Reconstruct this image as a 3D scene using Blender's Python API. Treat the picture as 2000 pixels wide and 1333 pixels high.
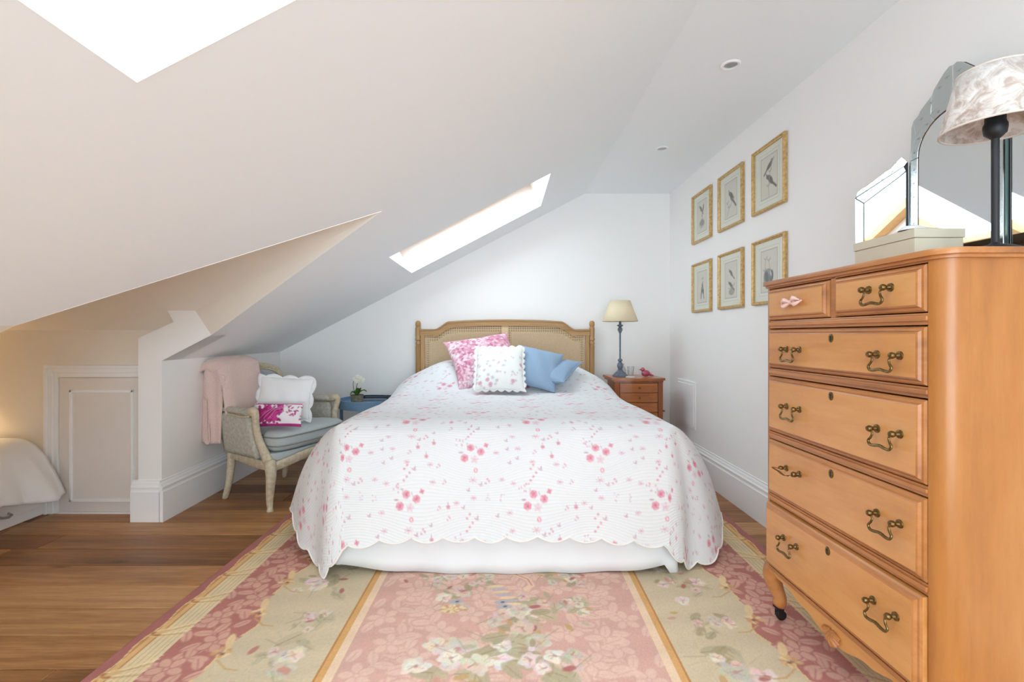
import bpy, bmesh, math, random
import numpy as np
from mathutils import Vector, Matrix
from mathutils.geometry import tessellate_polygon

for o in list(bpy.data.objects):
    bpy.data.objects.remove(o, do_unlink=True)
SC = bpy.context.scene
COL = SC.collection
random.seed(7)
RNG = np.random.default_rng(11)
PI = math.pi

# ------------------------------------------------------------------ camera, light, exposure
FPX, VPX, VPY = 940.0, 979.0, 655.0          # focal length and vanishing point in pixels of the 2000 x 1333 frame
EYE = 1.06
cd = bpy.data.cameras.new('camera')
cd.sensor_width = 36.0
cd.lens = FPX / 2000.0 * 36.0
cd.shift_x = (1000.0 - VPX) / 2000.0
cd.shift_y = -(666.5 - VPY) / 2000.0
cd.clip_start = 0.02
cam = bpy.data.objects.new('camera', cd)
COL.objects.link(cam)
cam.location = (0, 0, EYE)
cam.rotation_euler = (PI / 2, 0, 0)
SC.camera = cam

world = bpy.data.worlds.new('sky')
SC.world = world
world.use_nodes = True
bg = world.node_tree.nodes['Background']
bg.inputs[0].default_value = (0.77, 0.895, 1.0, 1)
bg.inputs[1].default_value = 7.0

SC.view_settings.view_transform = 'Standard'
SC.view_settings.look = 'None'
SC.view_settings.gamma = 1.0
SC.view_settings.use_curve_mapping = False
SC.view_settings.exposure = 0.14
SC.cycles.max_bounces = 12
SC.cycles.diffuse_bounces = 8
SC.cycles.transparent_max_bounces = 16
SC.cycles.use_denoising = True
SC.cycles.caustics_reflective = False
SC.cycles.caustics_refractive = False
SC.cycles.sample_clamp_indirect = 6.0

def portal(name, loc, rot, sx, sy):
    """sampling portal in a window opening: guides the sky's own light, gives none itself"""
    l = bpy.data.lights.new(name, 'AREA')
    l.shape = 'RECTANGLE'; l.size = sx; l.size_y = sy
    l.cycles.is_portal = True
    o = bpy.data.objects.new(name, l)
    o.location = loc; o.rotation_euler = rot
    COL.objects.link(o)

# ------------------------------------------------------------------ helpers
def lin(r, g=None, b=None):
    if g is None: r, g, b = r
    f = lambda c: (c / 255 / 12.92) if c / 255 <= 0.04045 else ((c / 255 + 0.055) / 1.055) ** 2.4
    return (f(r), f(g), f(b))

def new_mat(name):
    m = bpy.data.materials.new(name); m.use_nodes = True
    nt = m.node_tree
    return m, nt, nt.nodes['Principled BSDF']

def nd(nt, typ, **kw):
    n = nt.nodes.new(typ)
    for k, v in kw.items():
        if k == 'inp':
            for a, b in v.items(): n.inputs[a].default_value = b
        else: setattr(n, k, v)
    return n

def bump(nt, bs, height, strength=0.3, dist=0.002):
    b = nd(nt, 'ShaderNodeBump', inp={'Strength': strength, 'Distance': dist})
    nt.links.new(height, b.inputs['Height'])
    nt.links.new(b.outputs[0], bs.inputs['Normal'])
    return b

def plain(name, rgb, rough=0.6, metal=0.0, nscale=None, nstr=0.2, ndist=0.001, vary=0.0, coat=0.0, sheen=0.0, spec=None):
    m, nt, bs = new_mat(name)
    c = lin(rgb)
    bs.inputs['Base Color'].default_value = (*c, 1)
    bs.inputs['Roughness'].default_value = rough
    bs.inputs['Metallic'].default_value = metal
    bs.inputs['Coat Weight'].default_value = coat
    bs.inputs['Sheen Weight'].default_value = sheen
    if spec is not None: bs.inputs['Specular IOR Level'].default_value = spec
    tc = nd(nt, 'ShaderNodeTexCoord')
    n = nd(nt, 'ShaderNodeTexNoise', inp={'Scale': nscale or 60.0, 'Detail': 4.0})
    nt.links.new(tc.outputs['Object'], n.inputs['Vector'])
    if nscale: bump(nt, bs, n.outputs['Fac'], nstr, ndist)
    if vary:
        r = nd(nt, 'ShaderNodeValToRGB')
        r.color_ramp.elements[0].color = (*[x * (1 - vary) for x in c], 1)
        r.color_ramp.elements[1].color = (*[min(1, x * (1 + vary)) for x in c], 1)
        r.color_ramp.elements[0].position = 0.3; r.color_ramp.elements[1].position = 0.7
        nt.links.new(n.outputs['Fac'], r.inputs['Fac'])
        nt.links.new(r.outputs[0], bs.inputs['Base Color'])
    return m

def wood(name, dark, mid, light, axis='X', rough=0.4, scale=1.0, coat=0.0, rand=0.0, stretch=14.0, knots=False):
    """grain stretched along one object axis, offset per object"""
    m, nt, bs = new_mat(name)
    L = nt.links.new
    tc = nd(nt, 'ShaderNodeTexCoord'); oi = nd(nt, 'ShaderNodeObjectInfo')
    off = nd(nt, 'ShaderNodeMath', operation='MULTIPLY', inp={1: 37.0})
    L(oi.outputs['Random'], off.inputs[0])
    add = nd(nt, 'ShaderNodeVectorMath', operation='ADD')
    L(tc.outputs['Object'], add.inputs[0]); L(off.outputs[0], add.inputs[1])
    mp = nd(nt, 'ShaderNodeMapping')
    s = [stretch * scale] * 3; s['XYZ'.index(axis)] = 1.1 * scale
    mp.inputs['Scale'].default_value = s
    L(add.outputs[0], mp.inputs['Vector'])
    n1 = nd(nt, 'ShaderNodeTexNoise', inp={'Scale': 1.0, 'Detail': 6.0, 'Roughness': 0.6, 'Distortion': 0.6})
    L(mp.outputs[0], n1.inputs['Vector'])
    n2 = nd(nt, 'ShaderNodeTexNoise', inp={'Scale': 7.0, 'Detail': 5.0, 'Roughness': 0.7})
    L(mp.outputs[0], n2.inputs['Vector'])
    mx = nd(nt, 'ShaderNodeMix', data_type='FLOAT', inp={0: 0.35})
    L(n1.outputs['Fac'], mx.inputs[2]); L(n2.outputs['Fac'], mx.inputs[3])
    val = mx.outputs[0]
    if rand:
        r1 = nd(nt, 'ShaderNodeMapRange', inp={3: -rand, 4: rand}); L(oi.outputs['Random'], r1.inputs[0])
        a2 = nd(nt, 'ShaderNodeMath', operation='ADD'); L(val, a2.inputs[0]); L(r1.outputs[0], a2.inputs[1]); val = a2.outputs[0]
    ramp = nd(nt, 'ShaderNodeValToRGB')
    e = ramp.color_ramp.elements
    e[0].position = 0.28; e[0].color = (*lin(dark), 1)
    e[1].position = 0.74; e[1].color = (*lin(light), 1)
    k = e.new(0.5); k.color = (*lin(mid), 1)
    L(val, ramp.inputs['Fac'])
    colour = ramp.outputs[0]
    if knots:
        vo = nd(nt, 'ShaderNodeTexVoronoi', inp={'Scale': 1.0})
        mk = nd(nt, 'ShaderNodeMapping'); ks = [6.0, 6.0, 6.0]; ks['XYZ'.index(axis)] = 1.6
        mk.inputs['Scale'].default_value = ks
        L(add.outputs[0], mk.inputs['Vector']); L(mk.outputs[0], vo.inputs['Vector'])
        kr = nd(nt, 'ShaderNodeMapRange', inp={1: 0.02, 2: 0.10, 3: 0.75, 4: 0.0}); L(vo.outputs['Distance'], kr.inputs[0])
        km = nd(nt, 'ShaderNodeMix', data_type='RGBA'); km.inputs[7].default_value = (*[x * 0.3 for x in lin(dark)], 1)
        L(kr.outputs[0], km.inputs[0]); L(colour, km.inputs[6]); colour = km.outputs[2]
    L(colour, bs.inputs['Base Color'])
    bs.inputs['Roughness'].default_value = rough
    bs.inputs['Coat Weight'].default_value = coat
    bs.inputs['Coat Roughness'].default_value = 0.25
    bump(nt, bs, n2.outputs['Fac'], 0.12, 0.001)
    return m

def painted(name, rough=0.8, bscale=None, bstr=0.2, bdist=0.001, sheen=0.0):
    """colour comes from the printed or woven design stored on the mesh"""
    m, nt, bs = new_mat(name)
    at = nd(nt, 'ShaderNodeAttribute', attribute_name='print')
    nt.links.new(at.outputs['Color'], bs.inputs['Base Color'])
    bs.inputs['Roughness'].default_value = rough
    bs.inputs['Sheen Weight'].default_value = sheen
    if bscale:
        tc = nd(nt, 'ShaderNodeTexCoord')
        n = nd(nt, 'ShaderNodeTexNoise', inp={'Scale': bscale, 'Detail': 3.0})
        nt.links.new(tc.outputs['Object'], n.inputs['Vector'])
        bump(nt, bs, n.outputs['Fac'], bstr, bdist)
    return m

def wloc(o):
    v = Vector((0, 0, 0))
    while o is not None:
        v = v + o.location; o = o.parent
    return v

class MB:
    """collects shapes, then links them as one mesh object"""
    def __init__(s): s.v = []; s.f = []
    def add(s, vs, fs):
        b = len(s.v); s.v += [tuple(x) for x in vs]; s.f += [tuple(i + b for i in f) for f in fs]; return s
    def box(s, x0, x1, y0, y1, z0, z1):
        return s.add([(x, y, z) for z in (z0, z1) for y in (y0, y1) for x in (x0, x1)],
                     [(0, 2, 3, 1), (4, 5, 7, 6), (0, 1, 5, 4), (2, 6, 7, 3), (0, 4, 6, 2), (1, 3, 7, 5)])
    def prism(s, poly, axis, a, b):
        """polygon in the two other axes (in xyz order) pushed along axis from a to b"""
        n = len(poly)
        def p(u, w, d): return {'X': (d, u, w), 'Y': (u, d, w), 'Z': (u, w, d)}[axis]
        vs = [p(u, w, a) for u, w in poly] + [p(u, w, b) for u, w in poly]
        tri = tessellate_polygon([[Vector((u, w, 0)) for u, w in poly]])
        fs = [t for t in tri] + [tuple(i + n for i in reversed(t)) for t in tri]
        fs += [(i, (i + 1) % n, n + (i + 1) % n, n + i) for i in range(n)]
        return s.add(vs, fs)
    def lathe(s, prof, c=(0, 0, 0), n=24, sx=1.0, sy=1.0):
        """profile of (radius, z) pairs turned about the vertical through c"""
        vs = []; fs = []
        for r, z in prof:
            for k in range(n):
                a = 2 * PI * k / n
                vs.append((c[0] + sx * r * math.cos(a), c[1] + sy * r * math.sin(a), c[2] + z))
        for j in range(len(prof) - 1):
            for k in range(n):
                k2 = (k + 1) % n
                fs.append((j * n + k, j * n + k2, (j + 1) * n + k2, (j + 1) * n + k))
        if prof[0][0] > 1e-6: fs.append(tuple(reversed(range(n))))
        if prof[-1][0] > 1e-6: fs.append(tuple((len(prof) - 1) * n + k for k in range(n)))
        return s.add(vs, fs)
    def tube(s, pts, rad, n=8, closed=False, flat=None):
        """round bar along points; rad a number or one per point; flat = (a, b) factors of the section"""
        P = [Vector(p) for p in pts]; m = len(P)
        R = rad if isinstance(rad, (list, tuple)) else [rad] * m
        up = None; vs = []; fs = []
        for i in range(m):
            if closed: t = (P[(i + 1) % m] - P[i - 1])
            else: t = P[min(i + 1, m - 1)] - P[max(i - 1, 0)]
            t.normalize()
            if up is None:
                up = Vector((0, 0, 1)) if abs(t.z) < 0.9 else Vector((1, 0, 0))
            a = up - t * up.dot(t); a.normalize(); b = t.cross(a); up = a
            fa, fb = flat or (1, 1)
            for k in range(n):
                th = 2 * PI * k / n
                vs.append(P[i] + a * (fa * R[i] * math.cos(th)) + b * (fb * R[i] * math.sin(th)))
        for i in range(m if closed else m - 1):
            j = (i + 1) % m
            for k in range(n):
                k2 = (k + 1) % n
                fs.append((i * n + k, i * n + k2, j * n + k2, j * n + k))
        if not closed:
            fs.append(tuple(reversed(range(n)))); fs.append(tuple((m - 1) * n + k for k in range(n)))
        return s.add(vs, fs)
    def ball(s, c, rx, ry=None, rz=None, n=12, m=8):
        ry = rx if ry is None else ry; rz = rx if rz is None else rz
        vs = []; fs = []
        for j in range(m + 1):
            ph = PI * j / m
            for k in range(n):
                a = 2 * PI * k / n
                vs.append((c[0] + rx * math.sin(ph) * math.cos(a), c[1] + ry * math.sin(ph) * math.sin(a), c[2] + rz * math.cos(ph)))
        for j in range(m):
            for k in range(n):
                k2 = (k + 1) % n
                fs.append((j * n + k, (j + 1) * n + k, (j + 1) * n + k2, j * n + k2))
        return s.add(vs, fs)
    def sheet(s, P, closed_u=False):
        """P: rows x cols x 3 array of points"""
        h, w = len(P), len(P[0])
        vs = [tuple(P[i][j]) for i in range(h) for j in range(w)]
        fs = [(i * w + j, i * w + (j + 1) % w, (i + 1) * w + (j + 1) % w, (i + 1) * w + j)
              for i in range(h - 1) for j in range(w if closed_u else w - 1)]
        return s.add(vs, fs)
    def move(s, M):
        s.v = [tuple(M @ Vector(p)) for p in s.v]; return s
    def build(s, name, mat, parent=None, local=False, smooth=False, bevel=0.0, seg=2, solid=0.0, weld=False, sub=0):
        off = Vector((0, 0, 0)) if (parent is None or local) else wloc(parent)
        me = bpy.data.meshes.new(name)
        me.from_pydata([tuple(Vector(p) - off) for p in s.v], [], s.f)
        bm = bmesh.new(); bm.from_mesh(me)
        if weld: bmesh.ops.remove_doubles(bm, verts=bm.verts, dist=1e-5)
        bmesh.ops.recalc_face_normals(bm, faces=bm.faces)
        if bevel > 0:
            ed = [e for e in bm.edges if len(e.link_faces) == 2 and e.calc_face_angle(0) > 0.5]
            bmesh.ops.bevel(bm, geom=ed, offset=bevel, segments=seg, affect='EDGES', profile=0.6, clamp_overlap=True)
        bm.to_mesh(me); bm.free()
        o = bpy.data.objects.new(name, me); COL.objects.link(o)
        if mat: me.materials.append(mat)
        if parent is not None: o.parent = parent
        if smooth:
            me.polygons.foreach_set('use_smooth', [True] * len(me.polygons))
            if smooth != 'all': me.set_sharp_from_angle(angle=math.radians(40))
        if solid:
            md = o.modifiers.new('thickness', 'SOLIDIFY'); md.thickness = solid; md.offset = 0
        if sub:
            md = o.modifiers.new('smooth', 'SUBSURF'); md.levels = sub; md.render_levels = sub
        return o

def tag(o, label=None, cat=None, group=None, kind=None):
    if label: o['label'] = label
    if cat: o['category'] = cat
    if group: o['group'] = group
    if kind: o['kind'] = kind
    return o

def thing(name, label, cat, loc=(0, 0, 0), rz=0.0, group=None):
    o = bpy.data.objects.new(name, None); COL.objects.link(o)
    o.empty_display_size = 0.05
    o.location = loc; o.rotation_euler = (0, 0, rz)
    return tag(o, label, cat, group)

def struct(o): o['kind'] = 'structure'; return o

def copy_part(src, parent, loc=None):
    c = src.copy(); COL.objects.link(c); c.parent = parent
    if loc is not None: c.location = loc
    return c

def numpy_mesh(name, P, mat, parent=None, colour=None, uv=None, local=False):
    """dense smooth sheet from an h x w x 3 array, with its printed design and cloth coordinates"""
    h, w = P.shape[:2]
    off = np.zeros(3) if (parent is None or local) else np.array(wloc(parent))
    V = (P.reshape(-1, 3) - off).astype(np.float32)
    idx = np.arange(h * w).reshape(h, w)
    Q = np.stack([idx[:-1, :-1], idx[:-1, 1:], idx[1:, 1:], idx[1:, :-1]], -1).reshape(-1, 4)
    me = bpy.data.meshes.new(name)
    me.vertices.add(len(V)); me.vertices.foreach_set('co', V.ravel())
    me.loops.add(Q.size); me.loops.foreach_set('vertex_index', Q.ravel().astype(np.int32))
    me.polygons.add(len(Q)); me.polygons.foreach_set('loop_start', (np.arange(len(Q)) * 4).astype(np.int32))
    me.update(calc_edges=True)
    me.polygons.foreach_set('use_smooth', np.ones(len(Q), dtype=bool))
    if colour is not None:
        at = me.attributes.new('print', 'FLOAT_COLOR', 'POINT')
        C = np.ones((h * w, 4), np.float32); C[:, :3] = colour.reshape(-1, 3)
        at.data.foreach_set('color', C.ravel())
    if uv is not None:
        at = me.attributes.new('cloth', 'FLOAT_VECTOR', 'POINT')
        U = np.zeros((h * w, 3), np.float32); U[:, :2] = uv.reshape(-1, 2)
        at.data.foreach_set('vector', U.ravel())
    me.materials.append(mat)
    o = bpy.data.objects.new(name, me); COL.objects.link(o)
    if parent is not None: o.parent = parent
    return o

class Canvas:
    """a printed design: metres to cells, drawn with soft ellipses and strokes (linear colour)"""
    def __init__(s, u0, u1, v0, v1, nu, nv, base):
        s.u = np.linspace(u0, u1, nu); s.v = np.linspace(v0, v1, nv)
        s.du = (u1 - u0) / (nu - 1); s.dv = (v1 - v0) / (nv - 1)
        s.a = np.empty((nv, nu, 3)); s.a[:] = lin(base)
    def win(s, cx, cy, R):
        i0 = max(0, int((cy - R - s.v[0]) / s.dv)); i1 = min(len(s.v), int((cy + R - s.v[0]) / s.dv) + 2)
        j0 = max(0, int((cx - R - s.u[0]) / s.du)); j1 = min(len(s.u), int((cx + R - s.u[0]) / s.du) + 2)
        return i0, i1, j0, j1
    def ell(s, cx, cy, a, b, rot, rgb, al=1.0):
        R = max(a, b) * 1.2
        i0, i1, j0, j1 = s.win(cx, cy, R)
        if i1 <= i0 or j1 <= j0: return
        U, V = np.meshgrid(s.u[j0:j1] - cx, s.v[i0:i1] - cy)
        c, n = math.cos(rot), math.sin(rot)
        d = np.hypot((U * c + V * n) / a, (-U * n + V * c) / b)
        soft = max(s.du, s.dv) / max(min(a, b), 1e-6)
        k = np.clip((1 - d) / min(soft, 1.2) + 0.5, 0, 1)[..., None] * al
        s.a[i0:i1, j0:j1] = s.a[i0:i1, j0:j1] * (1 - k) + np.array(lin(rgb)) * k
    def line(s, pts, wd, rgb, al=1.0):
        for (x0, y0), (x1, y1) in zip(pts[:-1], pts[1:]):
            L = math.hypot(x1 - x0, y1 - y0)
            cx, cy = (x0 + x1) / 2, (y0 + y1) / 2
            i0, i1, j0, j1 = s.win(cx, cy, L / 2 + wd * 2)
            if i1 <= i0 or j1 <= j0 or L == 0: continue
            U, V = np.meshgrid(s.u[j0:j1], s.v[i0:i1])
            t = np.clip(((U - x0) * (x1 - x0) + (V - y0) * (y1 - y0)) / L ** 2, 0, 1)
            d = np.hypot(U - x0 - t * (x1 - x0), V - y0 - t * (y1 - y0))
            k = np.clip((wd / 2 - d) / max(s.du, s.dv) + 0.5, 0, 1)[..., None] * al
            s.a[i0:i1, j0:j1] = s.a[i0:i1, j0:j1] * (1 - k) + np.array(lin(rgb)) * k
    def petals(s, cx, cy, R, n, rgb, rot=0.0, heart=None, fat=0.42, al=1.0):
        for k in range(n):
            a = rot + 2 * PI * k / n
            s.ell(cx + 0.55 * R * math.cos(a), cy + 0.55 * R * math.sin(a), 0.5 * R, fat * R, a, rgb, al)
        if heart: s.ell(cx, cy, 0.2 * R, 0.2 * R, 0, heart, al)
    def leaf(s, x, y, L, ang, rgb, fat=0.3, al=1.0, vein=None):
        cx, cy = x + L / 2 * math.cos(ang), y + L / 2 * math.sin(ang)
        s.ell(cx, cy, L / 2, L * fat / 2 * 1.2, ang, rgb, al)
        if vein: s.line([(x, y), (x + L * 0.8 * math.cos(ang), y + L * 0.8 * math.sin(ang))], max(L * 0.05, s.du), vein, al)
    def at(s, U, V):
        """bilinear look-up"""
        x = np.clip((U - s.u[0]) / s.du, 0, len(s.u) - 1.001); y = np.clip((V - s.v[0]) / s.dv, 0, len(s.v) - 1.001)
        j = x.astype(int); i = y.astype(int); fx = (x - j)[..., None]; fy = (y - i)[..., None]
        A = s.a
        return (A[i, j] * (1 - fx) + A[i, j + 1] * fx) * (1 - fy) + (A[i + 1, j] * (1 - fx) + A[i + 1, j + 1] * fx) * fy

def smooth01(x): x = np.clip(x, 0, 1); return x * x * (3 - 2 * x)

def curve_pts(ctrl, n):
    """Catmull-Rom through control points, n samples"""
    C = [Vector(c) for c in ctrl]; C = [C[0] * 2 - C[1]] + C + [C[-1] * 2 - C[-2]]
    out = []; m = len(C) - 3
    for i in range(n):
        t = i / (n - 1) * m; k = min(int(t), m - 1); t -= k
        a, b, c, d = C[k:k + 4]
        out.append(0.5 * ((2 * b) + (c - a) * t + (2 * a - 5 * b + 4 * c - d) * t * t + (3 * b - a - 3 * c + d) * t ** 3))
    return out
# ------------------------------------------------------------------ materials
M = {}
M['paint'] = plain('wall_paint', (246, 245, 243), 0.7, nscale=90, nstr=0.05, ndist=0.0005)
M['ceil'] = plain('ceiling_paint', (244, 248, 250), 0.75, nscale=90, nstr=0.05, ndist=0.0005)
M['beige'] = plain('alcove_paint_shaded', (240, 234, 224), 0.75, nscale=90, nstr=0.05, ndist=0.0005)  # same wall paint, tinted warmer and darker for the alcove's shade
M['trim'] = plain('trim_gloss', (247, 247, 247), 0.4, nscale=60, nstr=0.03, ndist=0.0004)
M['doorp'] = plain('door_paint', (234, 228, 222), 0.5, nscale=60, nstr=0.03, ndist=0.0004)
M['oak'] = wood('oak_floor', (110, 70, 36), (158, 108, 62), (204, 156, 102), 'X', 0.40, 1.0, rand=0.17, knots=True)
M['subfloor'] = plain('subfloor', (70, 46, 28), 0.8)
M['pine'] = wood('pine_window', (196, 140, 80), (222, 172, 108), (234, 192, 132), 'X', 0.4, 1.0)
M['maple'] = wood('honey_maple', (178, 114, 58), (207, 144, 80), (222, 166, 104), 'Y', 0.33, 0.55, coat=0.25, stretch=7.0)
M['maple_side'] = wood('honey_maple_upright_dimmed', (150, 92, 38), (180, 116, 54), (200, 140, 78), 'Z', 0.33, 0.55, coat=0.25, stretch=7.0)  # same maple, darkened to hold back window light on the chest's end
M['maple_edge'] = wood('honey_maple_edge', (138, 82, 40), (180, 116, 60), (204, 142, 86), 'Y', 0.33, 0.8, coat=0.25, stretch=9.0)
M['brass'] = plain('aged_brass', (126, 104, 66), 0.38, 1.0, nscale=200, nstr=0.1, ndist=0.0004, vary=0.35)
M['black'] = plain('black_metal', (40, 42, 46), 0.45, 0.3, nscale=120, nstr=0.05, ndist=0.0003)
M['rubber'] = plain('black_caster', (24, 23, 22), 0.4, 0.2)
M['gold'] = plain('gilt_wood', (204, 170, 112), 0.38, 0.5, nscale=70, nstr=0.2, ndist=0.0008, vary=0.25)
M['mirror'] = plain('silvered_glass', (236, 240, 240), 0.015, 1.0)
M['etched'] = plain('etched_silvered_glass', (206, 214, 214), 0.16, 1.0, nscale=70, nstr=0.18, ndist=0.0012)
M['glassedge'] = plain('green_glass_edge', (120, 150, 150), 0.1, 0.6)
M['bluegrey'] = plain('blue_grey_metal', (104, 116, 130), 0.5, 0.2, nscale=80, nstr=0.3, ndist=0.001, vary=0.3)
M['oldwood'] = wood('weathered_oak', (142, 104, 62), (176, 136, 88), (198, 160, 112), 'X', 0.55, 1.2)
M['oldwood_z'] = wood('weathered_oak_upright', (142, 104, 62), (176, 136, 88), (198, 160, 112), 'Z', 0.55, 1.2)
M['cane'] = plain('woven_cane', (222, 194, 154), 0.6, nscale=160, nstr=0.2, ndist=0.0006, vary=0.12)
M['canedark'] = plain('cane_backing', (134, 98, 62), 0.8, nscale=160, nstr=0.2, ndist=0.0006, vary=0.2)
M['cherry'] = wood('cherry_wood', (128, 66, 26), (172, 98, 44), (202, 130, 66), 'X', 0.3, 1.3, coat=0.3)
M['cherry_z'] = wood('cherry_wood_upright', (110, 54, 22), (148, 80, 36), (178, 106, 52), 'Z', 0.3, 1.3, coat=0.3)
M['linen'] = plain('cream_linen_shade', (236, 220, 186), 0.8, nscale=240, nstr=0.2, ndist=0.0006)
M['white_cotton'] = plain('white_cotton', (240, 240, 240), 0.85, nscale=180, nstr=0.25, ndist=0.0008, sheen=0.1)
M['sheet'] = plain('white_sheet', (236, 237, 238), 0.85, nscale=120, nstr=0.15, ndist=0.0008)
M['blue_linen'] = plain('blue_linen', (142, 168, 194), 0.85, nscale=260, nstr=0.3, ndist=0.0006, vary=0.06, sheen=0.1)
M['pink_knit'] = None
M['chairfab'] = plain('duck_egg_fabric', (178, 186, 186), 0.85, nscale=220, nstr=0.3, ndist=0.0008, vary=0.10)
M['chairfab2'] = plain('worn_damask', (186, 182, 168), 0.85, nscale=60, nstr=0.3, ndist=0.0008, vary=0.18)
M['chairwood'] = plain('distressed_painted_wood', (198, 184, 158), 0.6, nscale=48, nstr=0.3, ndist=0.001, vary=0.20)
M['piping'] = plain('grey_braid', (136, 136, 126), 0.8, nscale=300, nstr=0.5, ndist=0.001)
M['bluepaint'] = plain('blue_paint', (112, 146, 176), 0.5, nscale=80, nstr=0.1, ndist=0.0005, vary=0.08)
M['boxcard'] = plain('sage_cream_card', (212, 205, 184), 0.7, nscale=140, nstr=0.1, ndist=0.0005)
M['steel'] = plain('brushed_steel', (180, 180, 180), 0.3, 1.0)
M['leaf'] = plain('green_leaf', (70, 112, 42), 0.4, nscale=40, nstr=0.1, vary=0.2)
M['stem'] = plain('brown_stem', (92, 84, 52), 0.6)
M['petal'] = plain('white_petal', (240, 240, 226), 0.6)
M['pot'] = plain('mottled_pot', (128, 122, 106), 0.6, nscale=40, nstr=0.2, vary=0.3)
M['soil'] = plain('dark_soil', (48, 38, 28), 0.95, nscale=90, nstr=0.6, ndist=0.003)
M['mat'] = plain('cream_mount', (238, 232, 216), 0.8)
M['rug'] = painted('woven_rug', 0.95, 420, 0.35, 0.0015)
M['paper'] = painted('printed_paper', 0.6)
M['toile'] = painted('printed_cotton', 0.85, 260, 0.25, 0.0006, 0.1)

# thin clear glass: lets light through, with a faint surface gloss
def thin_glass(name, tint=(1, 1, 1), rough=0.02, gloss=0.08):
    m, nt, bs = new_mat(name)
    tr = nd(nt, 'ShaderNodeBsdfTransparent'); tr.inputs[0].default_value = (*tint, 1)
    gl = nd(nt, 'ShaderNodeBsdfGlossy', inp={'Roughness': rough})
    fr = nd(nt, 'ShaderNodeLayerWeight', inp={'Blend': 0.25})
    mr = nd(nt, 'ShaderNodeMapRange', inp={3: gloss * 0.4, 4: min(1, gloss * 6)})
    nt.links.new(fr.outputs['Facing'], mr.inputs[0])
    mx = nd(nt, 'ShaderNodeMixShader')
    nt.links.new(mr.outputs[0], mx.inputs[0]); nt.links.new(tr.outputs[0], mx.inputs[1]); nt.links.new(gl.outputs[0], mx.inputs[2])
    nt.links.new(mx.outputs[0], nt.nodes['Material Output'].inputs[0])
    return m
M['pane'] = thin_glass('window_glass', (0.97, 0.985, 0.985), 0.0, 0.03)
M['tumbler'] = thin_glass('drinking_glass', (0.93, 0.95, 0.95), 0.02, 0.14)

def knit(name, rgb):
    m, nt, bs = new_mat(name)
    bs.inputs['Base Color'].default_value = (*lin(rgb), 1)
    bs.inputs['Roughness'].default_value = 0.9; bs.inputs['Sheen Weight'].default_value = 0.25
    tc = nd(nt, 'ShaderNodeTexCoord')
    vo = nd(nt, 'ShaderNodeTexVoronoi', inp={'Scale': 130.0})
    nt.links.new(tc.outputs['Object'], vo.inputs['Vector'])
    bump(nt, bs, vo.outputs['Distance'], 0.7, 0.004)
    return m
M['pink_knit'] = knit('pink_wool_knit', (226, 198, 188))

def velvet(name):
    m, nt, bs = new_mat(name)
    tc = nd(nt, 'ShaderNodeTexCoord')
    n = nd(nt, 'ShaderNodeTexNoise', inp={'Scale': 26.0, 'Detail': 8.0, 'Roughness': 0.7, 'Distortion': 1.2})
    nt.links.new(tc.outputs['Object'], n.inputs['Vector'])
    r = nd(nt, 'ShaderNodeValToRGB')
    e = r.color_ramp.elements
    e[0].position = 0.40; e[0].color = (*lin(186, 168, 156), 1)
    e[1].position = 0.62; e[1].color = (*lin(240, 236, 232), 1)
    nt.links.new(n.outputs['Fac'], r.inputs['Fac']); nt.links.new(r.outputs[0], bs.inputs['Base Color'])
    bs.inputs['Roughness'].default_value = 0.6; bs.inputs['Sheen Weight'].default_value = 0.4
    return m
M['velvet'] = velvet('crushed_velvet')

# ------------------------------------------------------------------ the room
XR, XL, YB, YF, ZC = 1.476, -1.936, 4.215, -2.0, 2.302
RX = 0.735                                   # where the slope meets the flat ceiling
def zs(x): return 1.92 + 0.52 * x            # the roof slope
DX = -3.9                                    # far side of the dormer alcove
DY0, DYR, DY1 = 1.576, 2.223, 2.87           # dormer: near wall, ridge, far wall
DZ, DZR = 1.09, 1.632
PY = 2.745                                   # front face of the stub partition
SKX = (-0.708, 0.312)
SKY = [(0.17, 0.935), (3.035, 3.80), (-1.50, -0.735)]  # third skylight, behind the camera, is unseen and added for brightness

floor = MB().box(DX, XR, YF, YB, -0.12, -0.02).build('floor', M['subfloor']); struct(floor)
WROW = 0.1715
y0row = 2.555 - 27 * WROW
plank_mesh = {}
def plank(x0, x1, y0, y1):
    L, W = round(x1 - x0, 3), round(y1 - y0, 3)
    if L < 0.02 or W < 0.01: return
    if (L, W) not in plank_mesh:
        g = 0.0012
        o = MB().box(-L / 2 + g, L / 2 - g, -W / 2 + g, W / 2 - g, -0.02, 0).build('plank', M['oak'], floor, local=True, bevel=0.0025, seg=1)
        plank_mesh[(L, W)] = o
    else: o = copy_part(plank_mesh[(L, W)], floor)
    o.location = ((x0 + x1) / 2, (y0 + y1) / 2, 0)
row = 0
y = y0row
while y < YB:
    a, b = max(y, YF), min(y + WROW, YB)
    left = DX if (a < DY1 - 0.02) else XL - 0.15
    lens = (1.2, 1.5, 1.8)
    x = left - random.choice((0.0, 0.3, 0.6, 0.9, 1.2)) * 0.9
    if row == 25: x = -0.62 - 1.8 * 2
    while x < XR:
        L = random.choice(lens) if row != 25 else 1.8
        p, q = max(x, left), min(x + L, XR)
        if XR - q < 0.25: q = XR
        if q - p > 0.25 and b - a > 0.02: plank(p, q, a, b)
        elif b - a > 0.02: plank(p, q, a, b)
        x = q if q == XR else x + L
    y += WROW; row += 1

# walls
struct(MB().box(XR, XR + 0.1, YF, YB + 0.1, -0.1, ZC + 0.05).build('wall_right', M['paint']))
struct(MB().prism([(XL - 0.2, -0.1), (XR, -0.1), (XR, ZC + 0.02), (RX, ZC + 0.02), (XL - 0.2, zs(XL - 0.2) + 0.02)], 'Y', YB, YB + 0.1).build('wall_back', M['paint']))
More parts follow.
